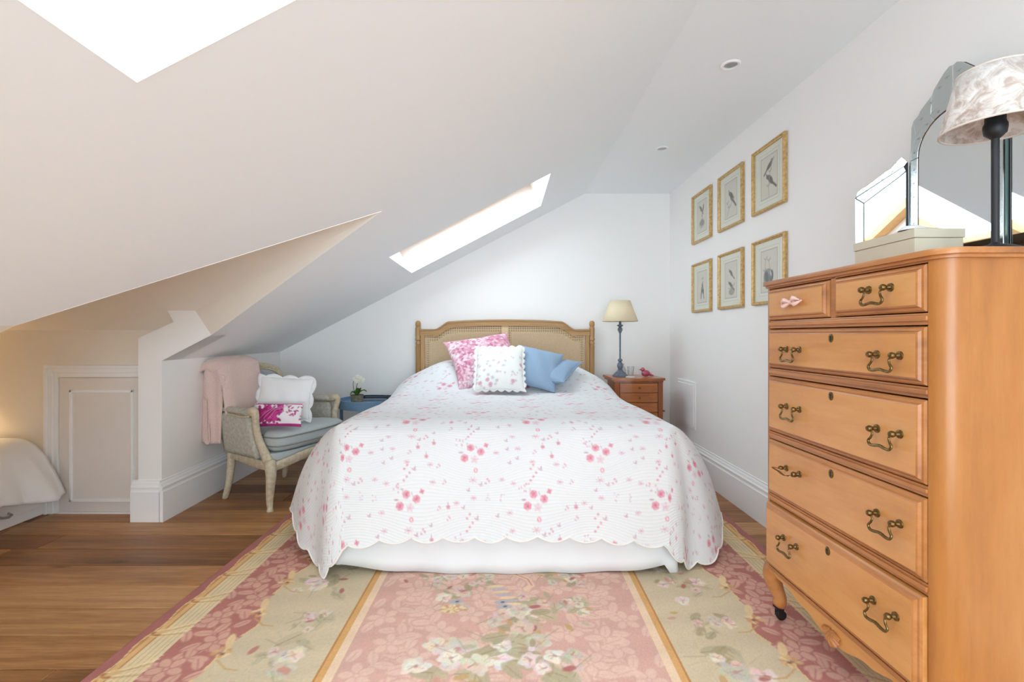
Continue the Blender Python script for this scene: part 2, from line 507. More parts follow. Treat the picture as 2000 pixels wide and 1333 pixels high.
# gable end behind the camera, unseen; its glazing is added for frontal light
WX0, WX1, WZ0 = -1.60, 1.40, 0.10
def wtop(x): return min(zs(x) - 0.10, 2.20)
gx = [WX0, 0.50, WX1]
gw = MB()
gw.prism([(XL - 0.1, -0.1), (XR, -0.1), (XR, WZ0), (XL - 0.1, WZ0)], 'Y', YF - 0.1, YF)
gw.prism([(XL - 0.1, WZ0), (WX0, WZ0), (WX0, zs(WX0) + 0.1), (XL - 0.1, zs(XL - 0.1) + 0.1)], 'Y', YF - 0.1, YF)
gw.prism([(WX1, WZ0), (XR, WZ0), (XR, ZC), (WX1, ZC)], 'Y', YF - 0.1, YF)
gw.prism([(WX0, wtop(WX0)), (0.5, wtop(0.5)), (WX1, wtop(WX1)), (WX1, ZC + 0.02), (RX, ZC + 0.02), (WX0, zs(WX0) + 0.02)], 'Y', YF - 0.1, YF)
struct(gw.build('wall_front', M['paint']))
# stub partition with the boxed rafter end above it
stub = [(-2.07, -0.02), (-1.936, -0.02), (-1.936, zs(-1.936)), (-1.653, zs(-1.653)), (-1.746, 1.20), (-1.904, 1.20), (-1.869, 1.136), (-2.07, 1.042)]
struct(MB().prism(stub, 'Y', PY, 2.9).build('wall_stub', M['paint']))
struct(MB().box(-2.07, XL, 2.9, YB, -0.02, zs(XL) + 0.02).build('wall_left', M['paint']))
struct(MB().box(XL - 0.1, XL, YF, DY0, -0.02, zs(XL) + 0.02).build('wall_left_near', M['paint']))
struct(MB().box(DX - 0.1, -2.06, DY1, DY1 + 0.08, -0.02, DZ + 0.01).build('wall_alcove', M['beige']))
struct(MB().prism([(DX - 0.1, -0.02), (XL, -0.02), (XL, zs(XL)), (-1.596, DZ), (DX - 0.1, DZ)], 'Y', DY0 - 0.06, DY0).build('wall_alcove_near', M['beige']))
struct(MB().prism([(DY0 - 0.06, -0.1), (DY1 + 0.08, -0.1), (DY1 + 0.08, DZ), (DYR, DZR + 0.02), (DY0 - 0.06, DZ)], 'X', DX - 0.1, DX).build('wall_alcove_end', M['beige']))

# sloping ceiling with the alcove cut out and three skylight openings, the last one added
outer = [(XL, YF), (RX, YF), (RX, YB), (XL, YB), (XL, PY), (-1.653, PY), (-0.553, DYR), (-1.596, DY0), (XL, DY0)]
holes = [[(SKX[0], a), (SKX[0], b), (SKX[1], b), (SKX[1], a)] for a, b in SKY]
loops = [[Vector((x, yy, 0)) for x, yy in lp] for lp in [outer] + holes]
flat = [p for lp in [outer] + holes for p in lp]
tri = tessellate_polygon(loops)
sl = MB(); sl.add([(x, yy, zs(x)) for x, yy in flat], tri)
struct(sl.build('ceiling_slope', M['ceil']))
struct(MB().box(RX, XR, YF, YB, ZC, ZC + 0.08).build('ceiling', M['ceil']))
V0 = (-0.553, DYR, DZR); A0 = (-1.746, PY, 1.20); B0 = (-1.653, PY, zs(-1.653))
dc = MB()
zfar = lambda yy: DZR - (DZR - DZ) / (DY1 - DYR) * (yy - DYR)
dc.add([(DX, DYR, DZR), V0, A0, (-1.9, DY1 + 0.05, zfar(DY1 + 0.05)), (DX, DY1 + 0.05, zfar(DY1 + 0.05))], [(0, 1, 2), (0, 2, 3), (0, 3, 4)])
dc.add([V0, A0, B0], [(0, 1, 2)])
dc.add([(DX, DYR, DZR), V0, (-1.596, DY0, DZ), (DX, DY0, DZ)], [(0, 1, 2), (0, 2, 3)])
struct(dc.build('ceiling_alcove', M['beige']))

# two skylights and an added third out of view
NX, NZ = -0.4614, 0.8872                      # outward normal of the slope
TX, TZ = 0.8872, 0.4614
def sk(x, yy, d): return (x + NX * d, yy, zs(x) + NZ * d)
ang = -math.asin(0.4614)
for n, (a, b) in enumerate(SKY):
    r = MB()
    x0, x1 = SKX
    c = [(x0, a), (x1, a), (x1, b), (x0, b)]
    D = 0.26
    r.add([sk(x, yy, -0.001) for x, yy in c] + [sk(x, yy, D) for x, yy in c], [(i, (i + 1) % 4, 4 + (i + 1) % 4, 4 + i) for i in range(4)])
    win = struct(r.build('window_%d' % (n + 1), M['trim']))
    fr = MB()
    w = 0.080
    for (p, q, s, t) in ((x0, x0 + w, a, b), (x1 - w, x1, a, b), (x0 + w, x1 - w, a, a + w), (x0 + w, x1 - w, b - w, b)):
        cc = [(p, s), (q, s), (q, t), (p, t)]
        fr.add([sk(x, yy, 0.19) for x, yy in cc] + [sk(x, yy, 0.25) for x, yy in cc],
               [(3, 2, 1, 0), (4, 5, 6, 7)] + [(i, (i + 1) % 4, 4 + (i + 1) % 4, 4 + i) for i in range(4)])
    fr.build('sash_frame', M['pine'], win, bevel=0.003)
    cc = [(x0 + w, a + w), (x1 - w, a + w), (x1 - w, b - w), (x0 + w, b - w)]
    gp = MB(); gp.add([sk(x, yy, 0.225) for x, yy in cc], [(0, 1, 2, 3)])
    gp.build('window_pane', M['pane'], win)
    h = MB()
    hx, hy = x1 - 0.075, a + 0.10
    pts = [sk(hx, hy, 0.19), sk(hx, hy, 0.125), sk(hx, hy + 0.11, 0.125), sk(hx, hy + 0.11, 0.19)]
    h.tube(pts, 0.012, 8)
    h.build('catch', M['pine'], win, smooth=True)
    cx, cy = (x0 + x1) / 2, (a + b) / 2
    portal('skylight_portal', sk(cx, cy, 0.262), (0, ang, 0), (x1 - x0) / 0.8872, b - a)
wf = MB()  # frame and panes of the added, unseen gable glazing
for x in (WX0, -0.62, 0.37, WX1 - 0.05):
    wf.prism([(x, WZ0), (x + 0.05, WZ0), (x + 0.05, wtop(x + 0.05)), (x, wtop(x))], 'Y', YF - 0.08, YF - 0.02)
wf.box(WX0 + 0.05, WX1 - 0.05, YF - 0.08, YF - 0.02, WZ0, WZ0 + 0.05)
w3 = struct(wf.build('window_4', M['trim']))
for p, q in ((WX0 + 0.05, -0.62), (-0.57, 0.37), (0.42, WX1 - 0.05)):
    MB().prism([(p, WZ0 + 0.05), (q, WZ0 + 0.05), (q, wtop(q)), (p, wtop(p))], 'Y', YF - 0.052, YF - 0.048).build('window_pane', M['pane'], w3)
portal('window_portal', ((WX0 + WX1) / 2, YF - 0.11, 1.15), (PI / 2, 0, 0), WX1 - WX0, 2.1)

# baseboards
prof = [(0, 0), (0.022, 0), (0.022, 0.170), (0.017, 0.176), (0.017, 0.186), (0.020, 0.192), (0.020, 0.199), (0.013, 0.205), (0.010, 0.218), (0.005, 0.224), (0.005, 0.233), (0, 0.235)]
def base(name, p0, p1, nrm):
    """moulding along p0-p1 on a wall whose face looks along nrm"""
    m = MB(); n = len(prof); vs = []
    for p in (p0, p1):
        vs += [(p[0] + nrm[0] * d, p[1] + nrm[1] * d, z) for d, z in prof]
    m.add(vs, [(i, (i + 1) % n, n + (i + 1) % n, n + i) for i in range(n)] + [tuple(range(n)), tuple(reversed(range(n, 2 * n)))])
    return m
struct(base('r', (XR, YF), (XR, YB), (-1, 0)).build('baseboard_right', M['trim']))
struct(base('b', (XL, YB), (XR, YB), (0, -1)).build('baseboard_back', M['trim']))
bl = base('l', (XL, PY - 0.022), (XL, YB - 0.03), (1, 0))
struct(bl.build('baseboard_left', M['trim']))
struct(base('s', (-2.07 - 0.03, PY), (XL + 0.002, PY), (0, -1)).build('baseboard_stub', M['trim']))

# little cupboard door in the alcove wall
dx0, dx1, dz0, dz1 = -2.625, -2.115, 0.012, 0.806
door = struct(MB().box(dx0, dx1, DY1 - 0.012, DY1, dz0, dz1).build('door_1', M['doorp'], bevel=0.002))
pm = MB()
px0, px1, pz0, pz1 = dx0 + 0.065, dx1 - 0.065, 0.07, 0.735
for (p, q, s, t) in ((px0, px0 + .016, pz0, pz1), (px1 - .016, px1, pz0, pz1), (px0, px1, pz0, pz0 + .016), (px0, px1, pz1 - .016, pz1)):
    pm.box(p, q, DY1 - 0.022, DY1 - 0.011, s, t)
pm.build('panel_moulding', M['trim'], door, bevel=0.004)
cs = MB()
def casing(d, w0, w1):
    for (p, q, s, t) in ((dx0 - w1, dx0 - w0, 0, dz1 + w1), (dx1 + 0.0, dx1 + 0.03, 0, dz1 + w1), (dx0 - w0, dx1 + 0.0, dz1 + w0, dz1 + w1)):
        cs.box(p, q, DY1 - d, DY1 + 0.001, s, t)
casing(0.018, 0.004, 0.030); casing(0.026, 0.030, 0.058); casing(0.034, 0.058, 0.076)
cs.build('casing', M['trim'], door, bevel=0.003)
MB().box(dx0, dx1, DY1 - 0.02, DY1, 0, 0.011).build('threshold', M['trim'], door)

# access panel in the right-hand wall, ceiling spotlights
ap = thing('access_panel', 'small white access panel set in the wall beside the bed', 'panel', (XR, 3.83, 0.335))
MB().box(XR - 0.008, XR, 3.65, 4.01, 0.338, 0.70).build('panel_frame', M['trim'], ap, bevel=0.002)
MB().box(XR - 0.013, XR - 0.007, 3.672, 3.988, 0.360, 0.678).build('panel_door', M['trim'], ap, bevel=0.002)
for k, (x, yy, lab) in enumerate(((1.052, 2.207, 'round recessed ceiling spotlight, the larger one nearer the viewer'), (1.068, 3.198, 'round recessed ceiling spotlight closer to the bed wall'))):
    t = thing('ceiling_spotlight', lab, 'spotlight', (x, yy, ZC), group='recessed ceiling spotlights')
    MB().lathe([(0.043, -0.0005), (0.043, -0.004), (0.038, -0.008), (0.031, -0.007), (0.029, -0.001)], (x, yy, ZC), 32).build('bezel', M['trim'], t, smooth=True)
    MB().lathe([(0.0, -0.0045), (0.018, -0.0045), (0.019, -0.0035), (0.0285, -0.0015)], (x, yy, ZC), 28).build('lamp_face', M['steel'], t, smooth=True)
# ------------------------------------------------------------------ tall chest of drawers
CX0, CX1, CY0, CY1 = 0.99, 1.452, 1.076, 1.816       # front, back, near end, far end
chest = thing('chest_of_drawers', 'tall honey-coloured wooden chest of six drawers against the right wall', 'chest', (1.22, 1.446, 0.016))
R0 = 0.040
def arc(cx, cy, r, a0, a1, n=7): return [(cx + r * math.cos(a0 + (a1 - a0) * i / n), cy + r * math.sin(a0 + (a1 - a0) * i / n)) for i in range(n + 1)]
def post(y_in, sgn):
    """rounded corner upright; sgn -1 for the end nearer the viewer"""
    yo = y_in + sgn * R0
    pts = [(CX0 + 0.06, y_in), (CX0, y_in)]
    if sgn < 0: pts += arc(CX0 + R0, y_in, R0, PI, 1.5 * PI)
    else: pts += arc(CX0 + R0, y_in, R0, PI, 0.5 * PI)
    pts += [(CX0 + 0.06, yo)]
    return MB().prism(pts, 'Z', 0.19, 1.236)
DY_N, DY_F = CY0 + R0, CY1 - R0                       # drawer opening along the wall
post(DY_N, -1).build('corner_post', M['maple_side'], chest, smooth=True)
post(DY_F, 1).build('corner_post', M['maple_side'], chest, smooth=True)
for (a, b) in ((CY0 + 0.004, CY0 + 0.024), (CY1 - 0.024, CY1 - 0.004)):
    MB().box(CX0 + 0.0605, CX1 - 0.012, a, b, 0.19, 1.236).build('side_panel', M['maple_side'], chest, bevel=0.002)
MB().box(CX1 - 0.012, CX1, CY0 + 0.004, CY1 - 0.004, 0.19, 1.236).build('back_panel', M['maple'], chest)
MB().box(CX0 + 0.05, CX1 - 0.012, CY0 + 0.03, CY1 - 0.03, 0.19, 1.2).build('carcass', M['maple_edge'], chest)
# top board with rounded front corners and a moulded edge
def top_poly(e, r):
    return [(CX1, CY0 - e), ] + arc(CX0 - e + r, CY0 - e + r, r, 1.5 * PI, PI) + arc(CX0 - e + r, CY1 + e - r, r, PI, 0.5 * PI) + [(CX1, CY1 + e)]
MB().prism(top_poly(0.016, 0.055), 'Z', 1.242, 1.256).build('top', M['maple_edge'], chest, smooth=True, bevel=0.005)
MB().prism(top_poly(0.008, 0.048), 'Z', 1.234, 1.2425).build('top_moulding', M['maple_edge'], chest, smooth=True, bevel=0.002)

ZD = [(1.113, 1.229), (0.940, 1.083), (0.709, 0.911), (0.481, 0.681), (0.222, 0.452)]
rails = [(1.084, 1.112), (0.912, 0.939), (0.682, 0.708), (0.453, 0.480), (0.196, 0.221)]
for z0, z1 in rails:
    r = MB()
    r.box(CX0 + 0.001, CX0 + 0.045, DY_N, DY_F, z0, z1)
    r.box(CX0 - 0.005, CX0 + 0.002, DY_N, DY_F, z0 + 0.009, z1 - 0.006)
    r.build('rail', M['maple_edge'], chest, bevel=0.0025)
YDIV = 1.437
MB().box(CX0 + 0.001, CX0 + 0.045, YDIV - 0.011, YDIV + 0.011, 1.112, 1.234).build('divider', M['maple_edge'], chest, bevel=0.002)
MB().box(CX0 + 0.001, CX0 + 0.045, DY_N, DY_F, 1.2295, 1.2345).build('rail', M['maple_edge'], chest)

def bail(yc, zc, fx, tilt=0.0, w=0.036):
    """swan-neck drop handle with two ball rosettes"""
    m = MB()
    for s in (-1, 1):
        yy = yc + s * w
        m.lathe([(0.0, 0.0), (0.011, 0.0), (0.0105, 0.003), (0.006, 0.005), (0.0045, 0.012), (0.0075, 0.016), (0.0085, 0.021), (0.006, 0.026), (0.0, 0.028)], (0, 0, 0), 14)
        k = len(m.v) - 9 * 14
        m.v[k:] = [(fx - z, yy + x, zc + y_) for x, y_, z in m.v[k:]]
    ctrl = [(0, -w, -0.001), (0, -w + 0.009, -0.010), (0, -w + 0.006, -0.021), (0, -w - 0.001, -0.030), (0, -w + 0.004, -0.039), (0, -w + 0.016, -0.040), (0, 0, -0.0365),
            (0, w - 0.016, -0.040), (0, w - 0.004, -0.039), (0, w + 0.001, -0.030), (0, w - 0.006, -0.021), (0, w - 0.009, -0.010), (0, w, -0.001)]
    pts = curve_pts(ctrl, 49)
    rad = [0.0024 + 0.0016 * math.sin(PI * i / 48) ** 2 for i in range(49)]
    b0 = len(m.v)
    m.tube(pts, rad, 8)
    ca, sa = math.cos(tilt), math.sin(tilt)
    out = []
    for x, yy, zz in m.v[b0:]:
        # drop hangs 18 mm in front, swinging out a little at the bottom
        if tilt: yy, zz = yy * ca - zz * sa, yy * sa + zz * ca
        out.append((fx - 0.019 + x + zz * 0.10, yc + yy, zc + zz))
    m.v[b0:] = out
    return m

def drawer(y0, y1, z0, z1, pull=0.0, handles=(), lock=True, label=None):
    g = 0.003
    fx = CX0 - 0.004 - pull
    body = MB()
    a, b, c, d = y0 + g, y1 - g, z0 + g * 0.6, z1 - g
    body.box(fx + 0.004, CX0 + 0.048, a, b, c, d)
    o = body.build('drawer', M['maple'], chest, bevel=0.002)
    e = 0.013
    # raised field with a moulded lip around it
    vs = []
    for (ins, dx) in ((0.0, 0.004), (0.004, 0.0), (e * 0.7, -0.001), (e, -0.0065), (e + 0.004, -0.0085)):
        vs.append([(fx + dx, a + ins, c + ins), (fx + dx, b - ins, c + ins), (fx + dx, b - ins, d - ins), (fx + dx, a + ins, d - ins)])
    f = MB(); V = [p for r in vs for p in r]; F = []
    for k in range(len(vs) - 1):
        for i in range(4): F.append((k * 4 + i, k * 4 + (i + 1) % 4, k * 4 + 4 + (i + 1) % 4, k * 4 + 4 + i))
    f.add(V, F).build('lip_moulding', M['maple_edge'], o)
    q_ = vs[-1]
    MB().add(q_ + [(fx + 0.004, p[1], p[2]) for p in q_], [(0, 1, 2, 3), (7, 6, 5, 4)] + [(i, (i + 1) % 4, 4 + (i + 1) % 4, 4 + i) for i in range(4)]).build('drawer_front', M['maple'], o)
    fx -= 0.0085
    for (yc, zc, tilt) in handles:
        bail(yc, zc, fx, tilt).build('handle', M['brass'], o, smooth=True)
    if lock:
        yc, zc = 1.426, d - 0.029
        m = MB(); m.lathe([(0.0, 0.0), (0.0095, 0.0), (0.0095, 0.0015), (0.0085, 0.0022), (0.0, 0.0022)], (0, 0, 0), 18, 1.0, 1.35)
        m.v = [(fx - z, yc + x, zc + y_) for x, y_, z in m.v]
        es = m.build('escutcheon', M['brass'], o, smooth=True)
        k2 = MB(); k2.box(fx - 0.0028, fx - 0.002, yc - 0.0016, yc + 0.0016, zc - 0.008, zc + 0.003); k2.lathe([(0.0, 0), (0.0032, 0), (0.0032, 0.0008), (0, 0.0008)], (0, 0, 0), 10)
        k2.v[8:] = [(fx - 0.002 - z, yc + x, zc + 0.004 + y_) for x, y_, z in k2.v[8:]]
        k2.build('keyhole', M['rubber'], o)
    return o
HY_F, HY_N = 1.613, 1.216
d1 = drawer(YDIV + 0.011, DY_F, *ZD[0], lock=False)
d2 = drawer(DY_N, YDIV - 0.011, *ZD[0], handles=[(1.244, 1.180, 0)], lock=False)
drawer(DY_N, DY_F, *ZD[1], handles=[(HY_F, 1.012, 0), (HY_N, 1.010, 0)])
drawer(DY_N, DY_F, *ZD[2], handles=[(HY_F, 0.816, 0), (HY_N, 0.817, 0)])
drawer(DY_N, DY_F, *ZD[3], handles=[(HY_N, 0.597, 0)])
d5 = drawer(DY_N, DY_F, *ZD[4], pull=0.010, handles=[(HY_F, 0.366, 0), (HY_N, 0.370, 0)])
# the fourth drawer's far handle has swung up on one side
d4 = [o for o in chest.children if o.name.startswith('drawer') and len(o.children) >= 4][2]
m = bail(HY_F, 0.604, CX0 - 0.0125)
for i, (x, yy, zz) in enumerate(m.v):
    if x < CX0 - 0.024 and zz < 0.600: m.v[i] = (x - (0.600 - zz) * 0.75, yy, 0.600 + (0.600 - zz) * 0.1 + (yy - HY_F) * 0.12)
m.build('handle', M['brass'], d4, smooth=True)
# pink ribbon tied to the small top drawer in place of a handle
rb = MB()
yc, zc, fx = 1.605, 1.170, CX0 - 0.0125
for s in (-1, 1):
    for k in range(2):
        P = []
        for i in range(11):
            t = i / 10
            L = 0.052 if k == 0 else 0.043
            yy = yc + s * (0.004 + L * t)
            zz = zc + 0.010 * math.sin(PI * t) * (1 if k else -1) - s * 0.004 * t
            xx = fx - 0.008 - 0.012 * math.sin(PI * t) - 0.003 * k
            wd = 0.002 + 0.0055 * math.sin(PI * min(1, t * 1.1)) ** 0.7
            P.append([(xx, yy, zz - wd), (xx - 0.004, yy, zz), (xx, yy, zz + wd)])
        rb.sheet(P)
rb.ball((fx - 0.010, yc, zc), 0.009, 0.009, 0.008)
M['ribbon'] = plain('pink_ribbon', (238, 200, 192), 0.5, nscale=90, nstr=0.1, sheen=0.2)
rbo = rb.build('ribbon', M['ribbon'], d1, smooth='all', solid=0.0015)
rbo['label'] = 'pale pink ribbon bow'
# scalloped apron with a carved shell
ap_pts = []
NA = 60
for i in range(NA + 1):
    t = i / NA; yy = DY_N + (DY_F - DY_N) * t
    u = abs(t - 0.5) * 2
    drop = 0.058 * (1 - smooth01(np.array((u - 0.10) / 0.30)) * 0.42) - 0.020 * float(smooth01(np.array((u - 0.45) / 0.28))) - 0.012 * float(smooth01(np.array((u - 0.86) / 0.14)))
    ap_pts.append((yy, 0.197 - drop))
MB().prism([(DY_N, 0.197), (DY_F, 0.197)] + ap_pts[::-1], 'X', CX0 + 0.004, CX0 + 0.028).build('apron', M['maple'], chest, bevel=0.003, seg=1)
sh = MB()
ys, zsn = (DY_N + DY_F) / 2, 0.176
for k in range(7):
    a = -PI / 2 + (k - 3) * 0.40
    L = 0.050 - abs(k - 3) * 0.004
    sh.tube([(CX0 + 0.002, ys + 0.004 * math.cos(a), zsn + 0.004 * math.sin(a)), (CX0 - 0.002, ys + L * 0.6 * math.cos(a), zsn + L * 0.6 * math.sin(a)), (CX0 + 0.003, ys + L * math.cos(a), zsn + L * math.sin(a))], [0.003, 0.0085, 0.0065], 8)
sh.build('carved_shell', M['maple_edge'], chest, smooth=True)
# cabriole legs on casters
def cab_leg(x, yy, sx, sy, zf=0.0055):
    ctrl = [(x, yy, 0.215), (x - sx * 0.010, yy + sy * 0.010, 0.185), (x - sx * 0.012, yy + sy * 0.012, 0.155), (x - sx * 0.002, yy + sy * 0.002, 0.115), (x + sx * 0.006, yy - sy * 0.006, 0.085), (x + sx * 0.001, yy - sy * 0.001, 0.062)]
    pts = curve_pts(ctrl, 14)
    rad = [0.040, 0.041, 0.042, 0.042, 0.041, 0.038, 0.035, 0.032, 0.030, 0.028, 0.027, 0.027, 0.028, 0.026]
    m = MB().tube(pts, rad, 12, flat=(0.82, 0.82))
    o = m.build('leg', M['maple_edge'], chest, smooth='all')
    cst = MB()
    cst.lathe([(0.016, 0.064), (0.017, 0.055), (0.007, 0.052), (0.006, 0.040)], (x, yy, 0), 14)
    cst.box(x - 0.004, x + 0.016, yy - 0.013, yy - 0.009, 0.018, 0.052); cst.box(x - 0.004, x + 0.016, yy + 0.009, yy + 0.013, 0.018, 0.052)
    k = len(cst.v)
    cst.lathe([(0.0, -0.008), (0.014, -0.008), (0.018, -0.005), (0.018, 0.005), (0.014, 0.008), (0, 0.008)], (0, 0, 0), 20)
    cst.v[k:] = [(x + 0.012 + a, yy + c, zf + 0.018 + b) for a, b, c in cst.v[k:]]
    cst.build('caster', M['rubber'], o, smooth=True)
for (x, yy, sx, sy) in ((CX0 + 0.034, CY1 - 0.034, 1, 1), (CX0 + 0.034, CY0 + 0.034, 1, -1), (CX1 - 0.04, CY1 - 0.034, -1, 1), (CX1 - 0.04, CY0 + 0.034, -1, -1)):
    cab_leg(x, yy, sx, sy, 0.0055 if sx > 0 else 0.0004)

# ------------------------------------------------------------------ dressing mirror, box and lamp on the chest
TZ0 = 1.2562
MXP, YC = 1.400, 1.487
mir = thing('dressing_mirror', 'etched glass triple dressing mirror with arched crest on the tall chest', 'mirror', (MXP, YC, TZ0))
HW, IW = 0.16, 0.122
z_sp, z_ap = 1.654, 1.765
def flatpiece(poly, d0, d1): return MB().prism(poly, 'X', MXP - d1, MXP - d0)
# crest outline from the left shoulder to the peak (distance from the middle, height)
half = [(0.160, 1.268), (0.160, 1.640), (0.153, 1.700), (0.151, 1.764), (0.143, 1.785), (0.124, 1.795), (0.117, 1.806), (0.106, 1.815), (0.090, 1.826), (0.072, 1.838), (0.066, 1.852), (0.050, 1.868), (0.030, 1.888), (0.012, 1.899), (0.0, 1.896)]
outl = [(YC + a, b) for a, b in half] + [(YC - a, b) for a, b in half[::-1][1:]]
flatpiece(outl, -0.008, 0.0).build('backing', M['black'], mir)
def arch(hw, zsp, zap, n=18): return [(YC + hw * math.cos(PI * i / n), zsp + (zap - zsp) * math.sin(PI * i / n)) for i in range(n + 1)]
inner = [(YC + IW, 1.285)] + arch(IW, z_sp, z_ap)[0:] + [(YC - IW, 1.285)]
flatpiece(inner, 0.0005, 0.004).build('mirror_pane', M['mirror'], mir, bevel=0.0)
# border of etched strips round the arch, in sections
def ring(seq_a, seq_b, d0, d1, name, mat):
    n = len(seq_a)
    flatpiece(list(seq_a) + list(reversed(seq_b)), d0, d1).build(name, mat, mir, bevel=0.0015, seg=1)
AO = arch(IW + 0.030, z_sp, z_ap + 0.030)
AI = arch(IW + 0.002, z_sp, z_ap + 0.002)
for a, b in ((0, 6), (6, 12), (12, 18)):
    ring(AO[a:b + 1], AI[a:b + 1], 0.001, 0.007, 'border_glass', M['etched'])
for s in (-1, 1):
    y1_, y2_ = YC + s * (IW + 0.002), YC + s * (IW + 0.030)
    flatpiece([(y1_, 1.270), (y2_, 1.270), (y2_, z_sp - 0.001), (y1_, z_sp - 0.001)], 0.001, 0.007).build('border_glass', M['etched'], mir, bevel=0.0015, seg=1)
    y3_, y4_ = YC + s * (IW + 0.031), YC + s * HW
    flatpiece([(y3_, 1.270), (y4_, 1.270), (y4_, 1.64), (y3_, 1.64)], 0.001, 0.004).build('edge_strip', M['glassedge'], mir)
flatpiece([(YC - IW, 1.262), (YC + IW, 1.262), (YC + IW, 1.284), (YC - IW, 1.284)], 0.0, 0.007).build('border_glass', M['etched'], mir, bevel=0.0015, seg=1)
# crest pieces outside the arch border
def crest(i0, i1, ao0, ao1):
    for s in (1, -1):
        po = [(YC + s * a, b) for a, b in half[i0:i1 + 1]]
        pi_ = [(YC + s * (p[0] - YC), p[1] + 0.001) for p in AO[ao0:ao1 + 1]]
        flatpiece(po + pi_[::-1], 0.0005, 0.005).build('crest_glass', M['etched'], mir, bevel=0.0012, seg=1)
crest(1, 4, 0, 3); crest(4, 9, 3, 6); crest(9, 14, 6, 9)
# engraved leaf sprays on the glass
M['etch'] = plain('etched_line', (150, 160, 160), 0.6, 0.3)
et = MB()
def spray(yy, zz, sc=1.0, dx=0.0072):
    for a in (0.5, 1.2, 1.9, 2.6):
        y2, z2 = yy + 0.008 * sc * math.cos(a), zz + 0.008 * sc * math.sin(a)
        et.tube([(MXP - dx, yy, zz), (MXP - dx, y2, z2)], 0.0004, 4)
for i in range(1, 18, 2):
    p, q = AO[i], AI[i]; spray((p[0] + q[0]) / 2, (p[1] + q[1]) / 2 - 0.004)
for zz in np.arange(1.30, 1.64, 0.045):
    for s in (-1, 1): spray(YC + s * (IW + 0.016), float(zz))
for yy, zz in ((0.075, 1.812), (0.045, 1.845), (0.02, 1.865), (0.112, 1.775)):
    for s in (-1, 1): spray(YC + s * yy, zz, 1.2, 0.0052)
et.build('engraving', M['etch'], mir)['kind'] = 'stuff'
# wings
def wing(hy, tipx, tipy, side):
    """mirror wing hinged at hy; built flat along u (0 at the hinge) then swung to the tip"""
    W = math.hypot(tipx - MXP, tipy - hy)
    e = Vector((tipx - MXP, tipy - hy, 0)).normalized(); nrm = Vector((e.y, -e.x, 0))
    if nrm.x > 0: nrm = -nrm
    def to3(u, z, d): return Vector((MXP, hy, 0)) + e * u + nrm * d + Vector((0, 0, z))
    def plate(poly, d0, d1, name, mat):
        n = len(poly); m = MB()
        tri = tessellate_polygon([[Vector((u, z, 0)) for u, z in poly]])
        m.add([to3(u, z, d0) for u, z in poly] + [to3(u, z, d1) for u, z in poly],
              list(tri) + [tuple(i + n for i in t) for t in tri] + [(i, (i + 1) % n, n + (i + 1) % n, n + i) for i in range(n)])
        return m.build(name, mat, mir, bevel=0.0012, seg=1)
    g = 0.006
    out = [(g, 1.268), (W, 1.268), (W, 1.560), (W - 0.006, 1.580), (W - 0.020, 1.590), (W - 0.032, 1.595), (W - 0.045, 1.604), (W - 0.075, 1.626), (W - 0.085, 1.634), (0.052, 1.642), (0.034, 1.664), (0.022, 1.676), (g, 1.655)]
    plate(out, -0.006, 0.0, 'wing_backing', M['black'])
    b = 0.026
    inn = [(g + 0.004, 1.285), (W - b, 1.285), (W - b, 1.535), (g + 0.022, 1.607), (g + 0.004, 1.622)]
    plate(inn, 0.0005, 0.004, 'wing_pane', M['mirror'])
    plate([(W - b + 0.001, 1.270), (W, 1.270), (W, 1.557), (W - b + 0.001, 1.535)], 0.001, 0.006, 'wing_border', M['etched'])
    plate([(W - b, 1.536), (W - 0.002, 1.559), (g + 0.010, 1.640), (g + 0.004, 1.624), (g + 0.022, 1.608)], 0.001, 0.006, 'wing_border', M['etched'])
    top = [(W - 0.002, 1.562)] + out[3:] + [(g + 0.008, 1.642)]
    plate(top, 0.0005, 0.005, 'wing_crest', M['etched'])
    ln = MB()
    for seq in (inn + inn[:1], [(W - b, 1.536), (W - 0.001, 1.559)], [(W - 0.001, 1.560), (g + 0.010, 1.641)], [(W - 0.075, 1.603), (W - 0.082, 1.630)], [(0.050, 1.622), (0.036, 1.660)]):
        ln.tube([to3(u, z, 0.0062) for u, z in seq], 0.0006, 4)
    for k in range(16):
        u, z = (W - b / 2, 1.30 + 0.028 * k) if k < 8 else (W - 0.02 - (W - 0.05) * (k - 8) / 7, 1.565 + 0.075 * (k - 8) / 7)
        for a in (0.4, 1.3, 2.2): ln.tube([to3(u, z, 0.0064), to3(u + 0.008 * math.cos(a), z + 0.008 * math.sin(a), 0.0064)], 0.0004, 4)
    ln.build('engraving', M['etch'], mir)['kind'] = 'stuff'
wing(YC + HW + 0.001, 1.293, 1.757, 1)
wing(YC - HW - 0.001, 1.390, 1.165, -1)

bx = thing('card_box', 'cream cardboard box with a lid, in front of the dressing mirror', 'box', (1.21, 1.455, TZ0))
MB().box(1.152, 1.288, 1.341, 1.568, TZ0 + 0.0004, 1.332).build('box_base', M['boxcard'], bx, bevel=0.0015)
MB().box(1.149, 1.291, 1.338, 1.571, 1.3325, 1.358).build('lid', M['boxcard'], bx, bevel=0.0015)
tz = thing('folded_tissue', 'crumpled white tissue lying on the cream box', 'tissue', (1.19, 1.40, 1.3585))
tm = []
for i in range(15):
    r_ = []
    for j in range(15):
        u, v = i / 14 - 0.5, j / 14 - 0.5
        h = 0.016 * max(0, 1 - (2 * u) ** 2) * max(0, 1 - (2 * v) ** 2) * (1 + 0.6 * math.sin(9 * u + 7 * v)) + 0.0012
        r_.append((1.19 + 0.075 * u + 0.01 * math.sin(8 * v), 1.40 + 0.11 * v, 1.3585 + h))
    tm.append(r_)
MB().sheet(tm).build('tissue_sheet', M['white_cotton'], tz, smooth='all')

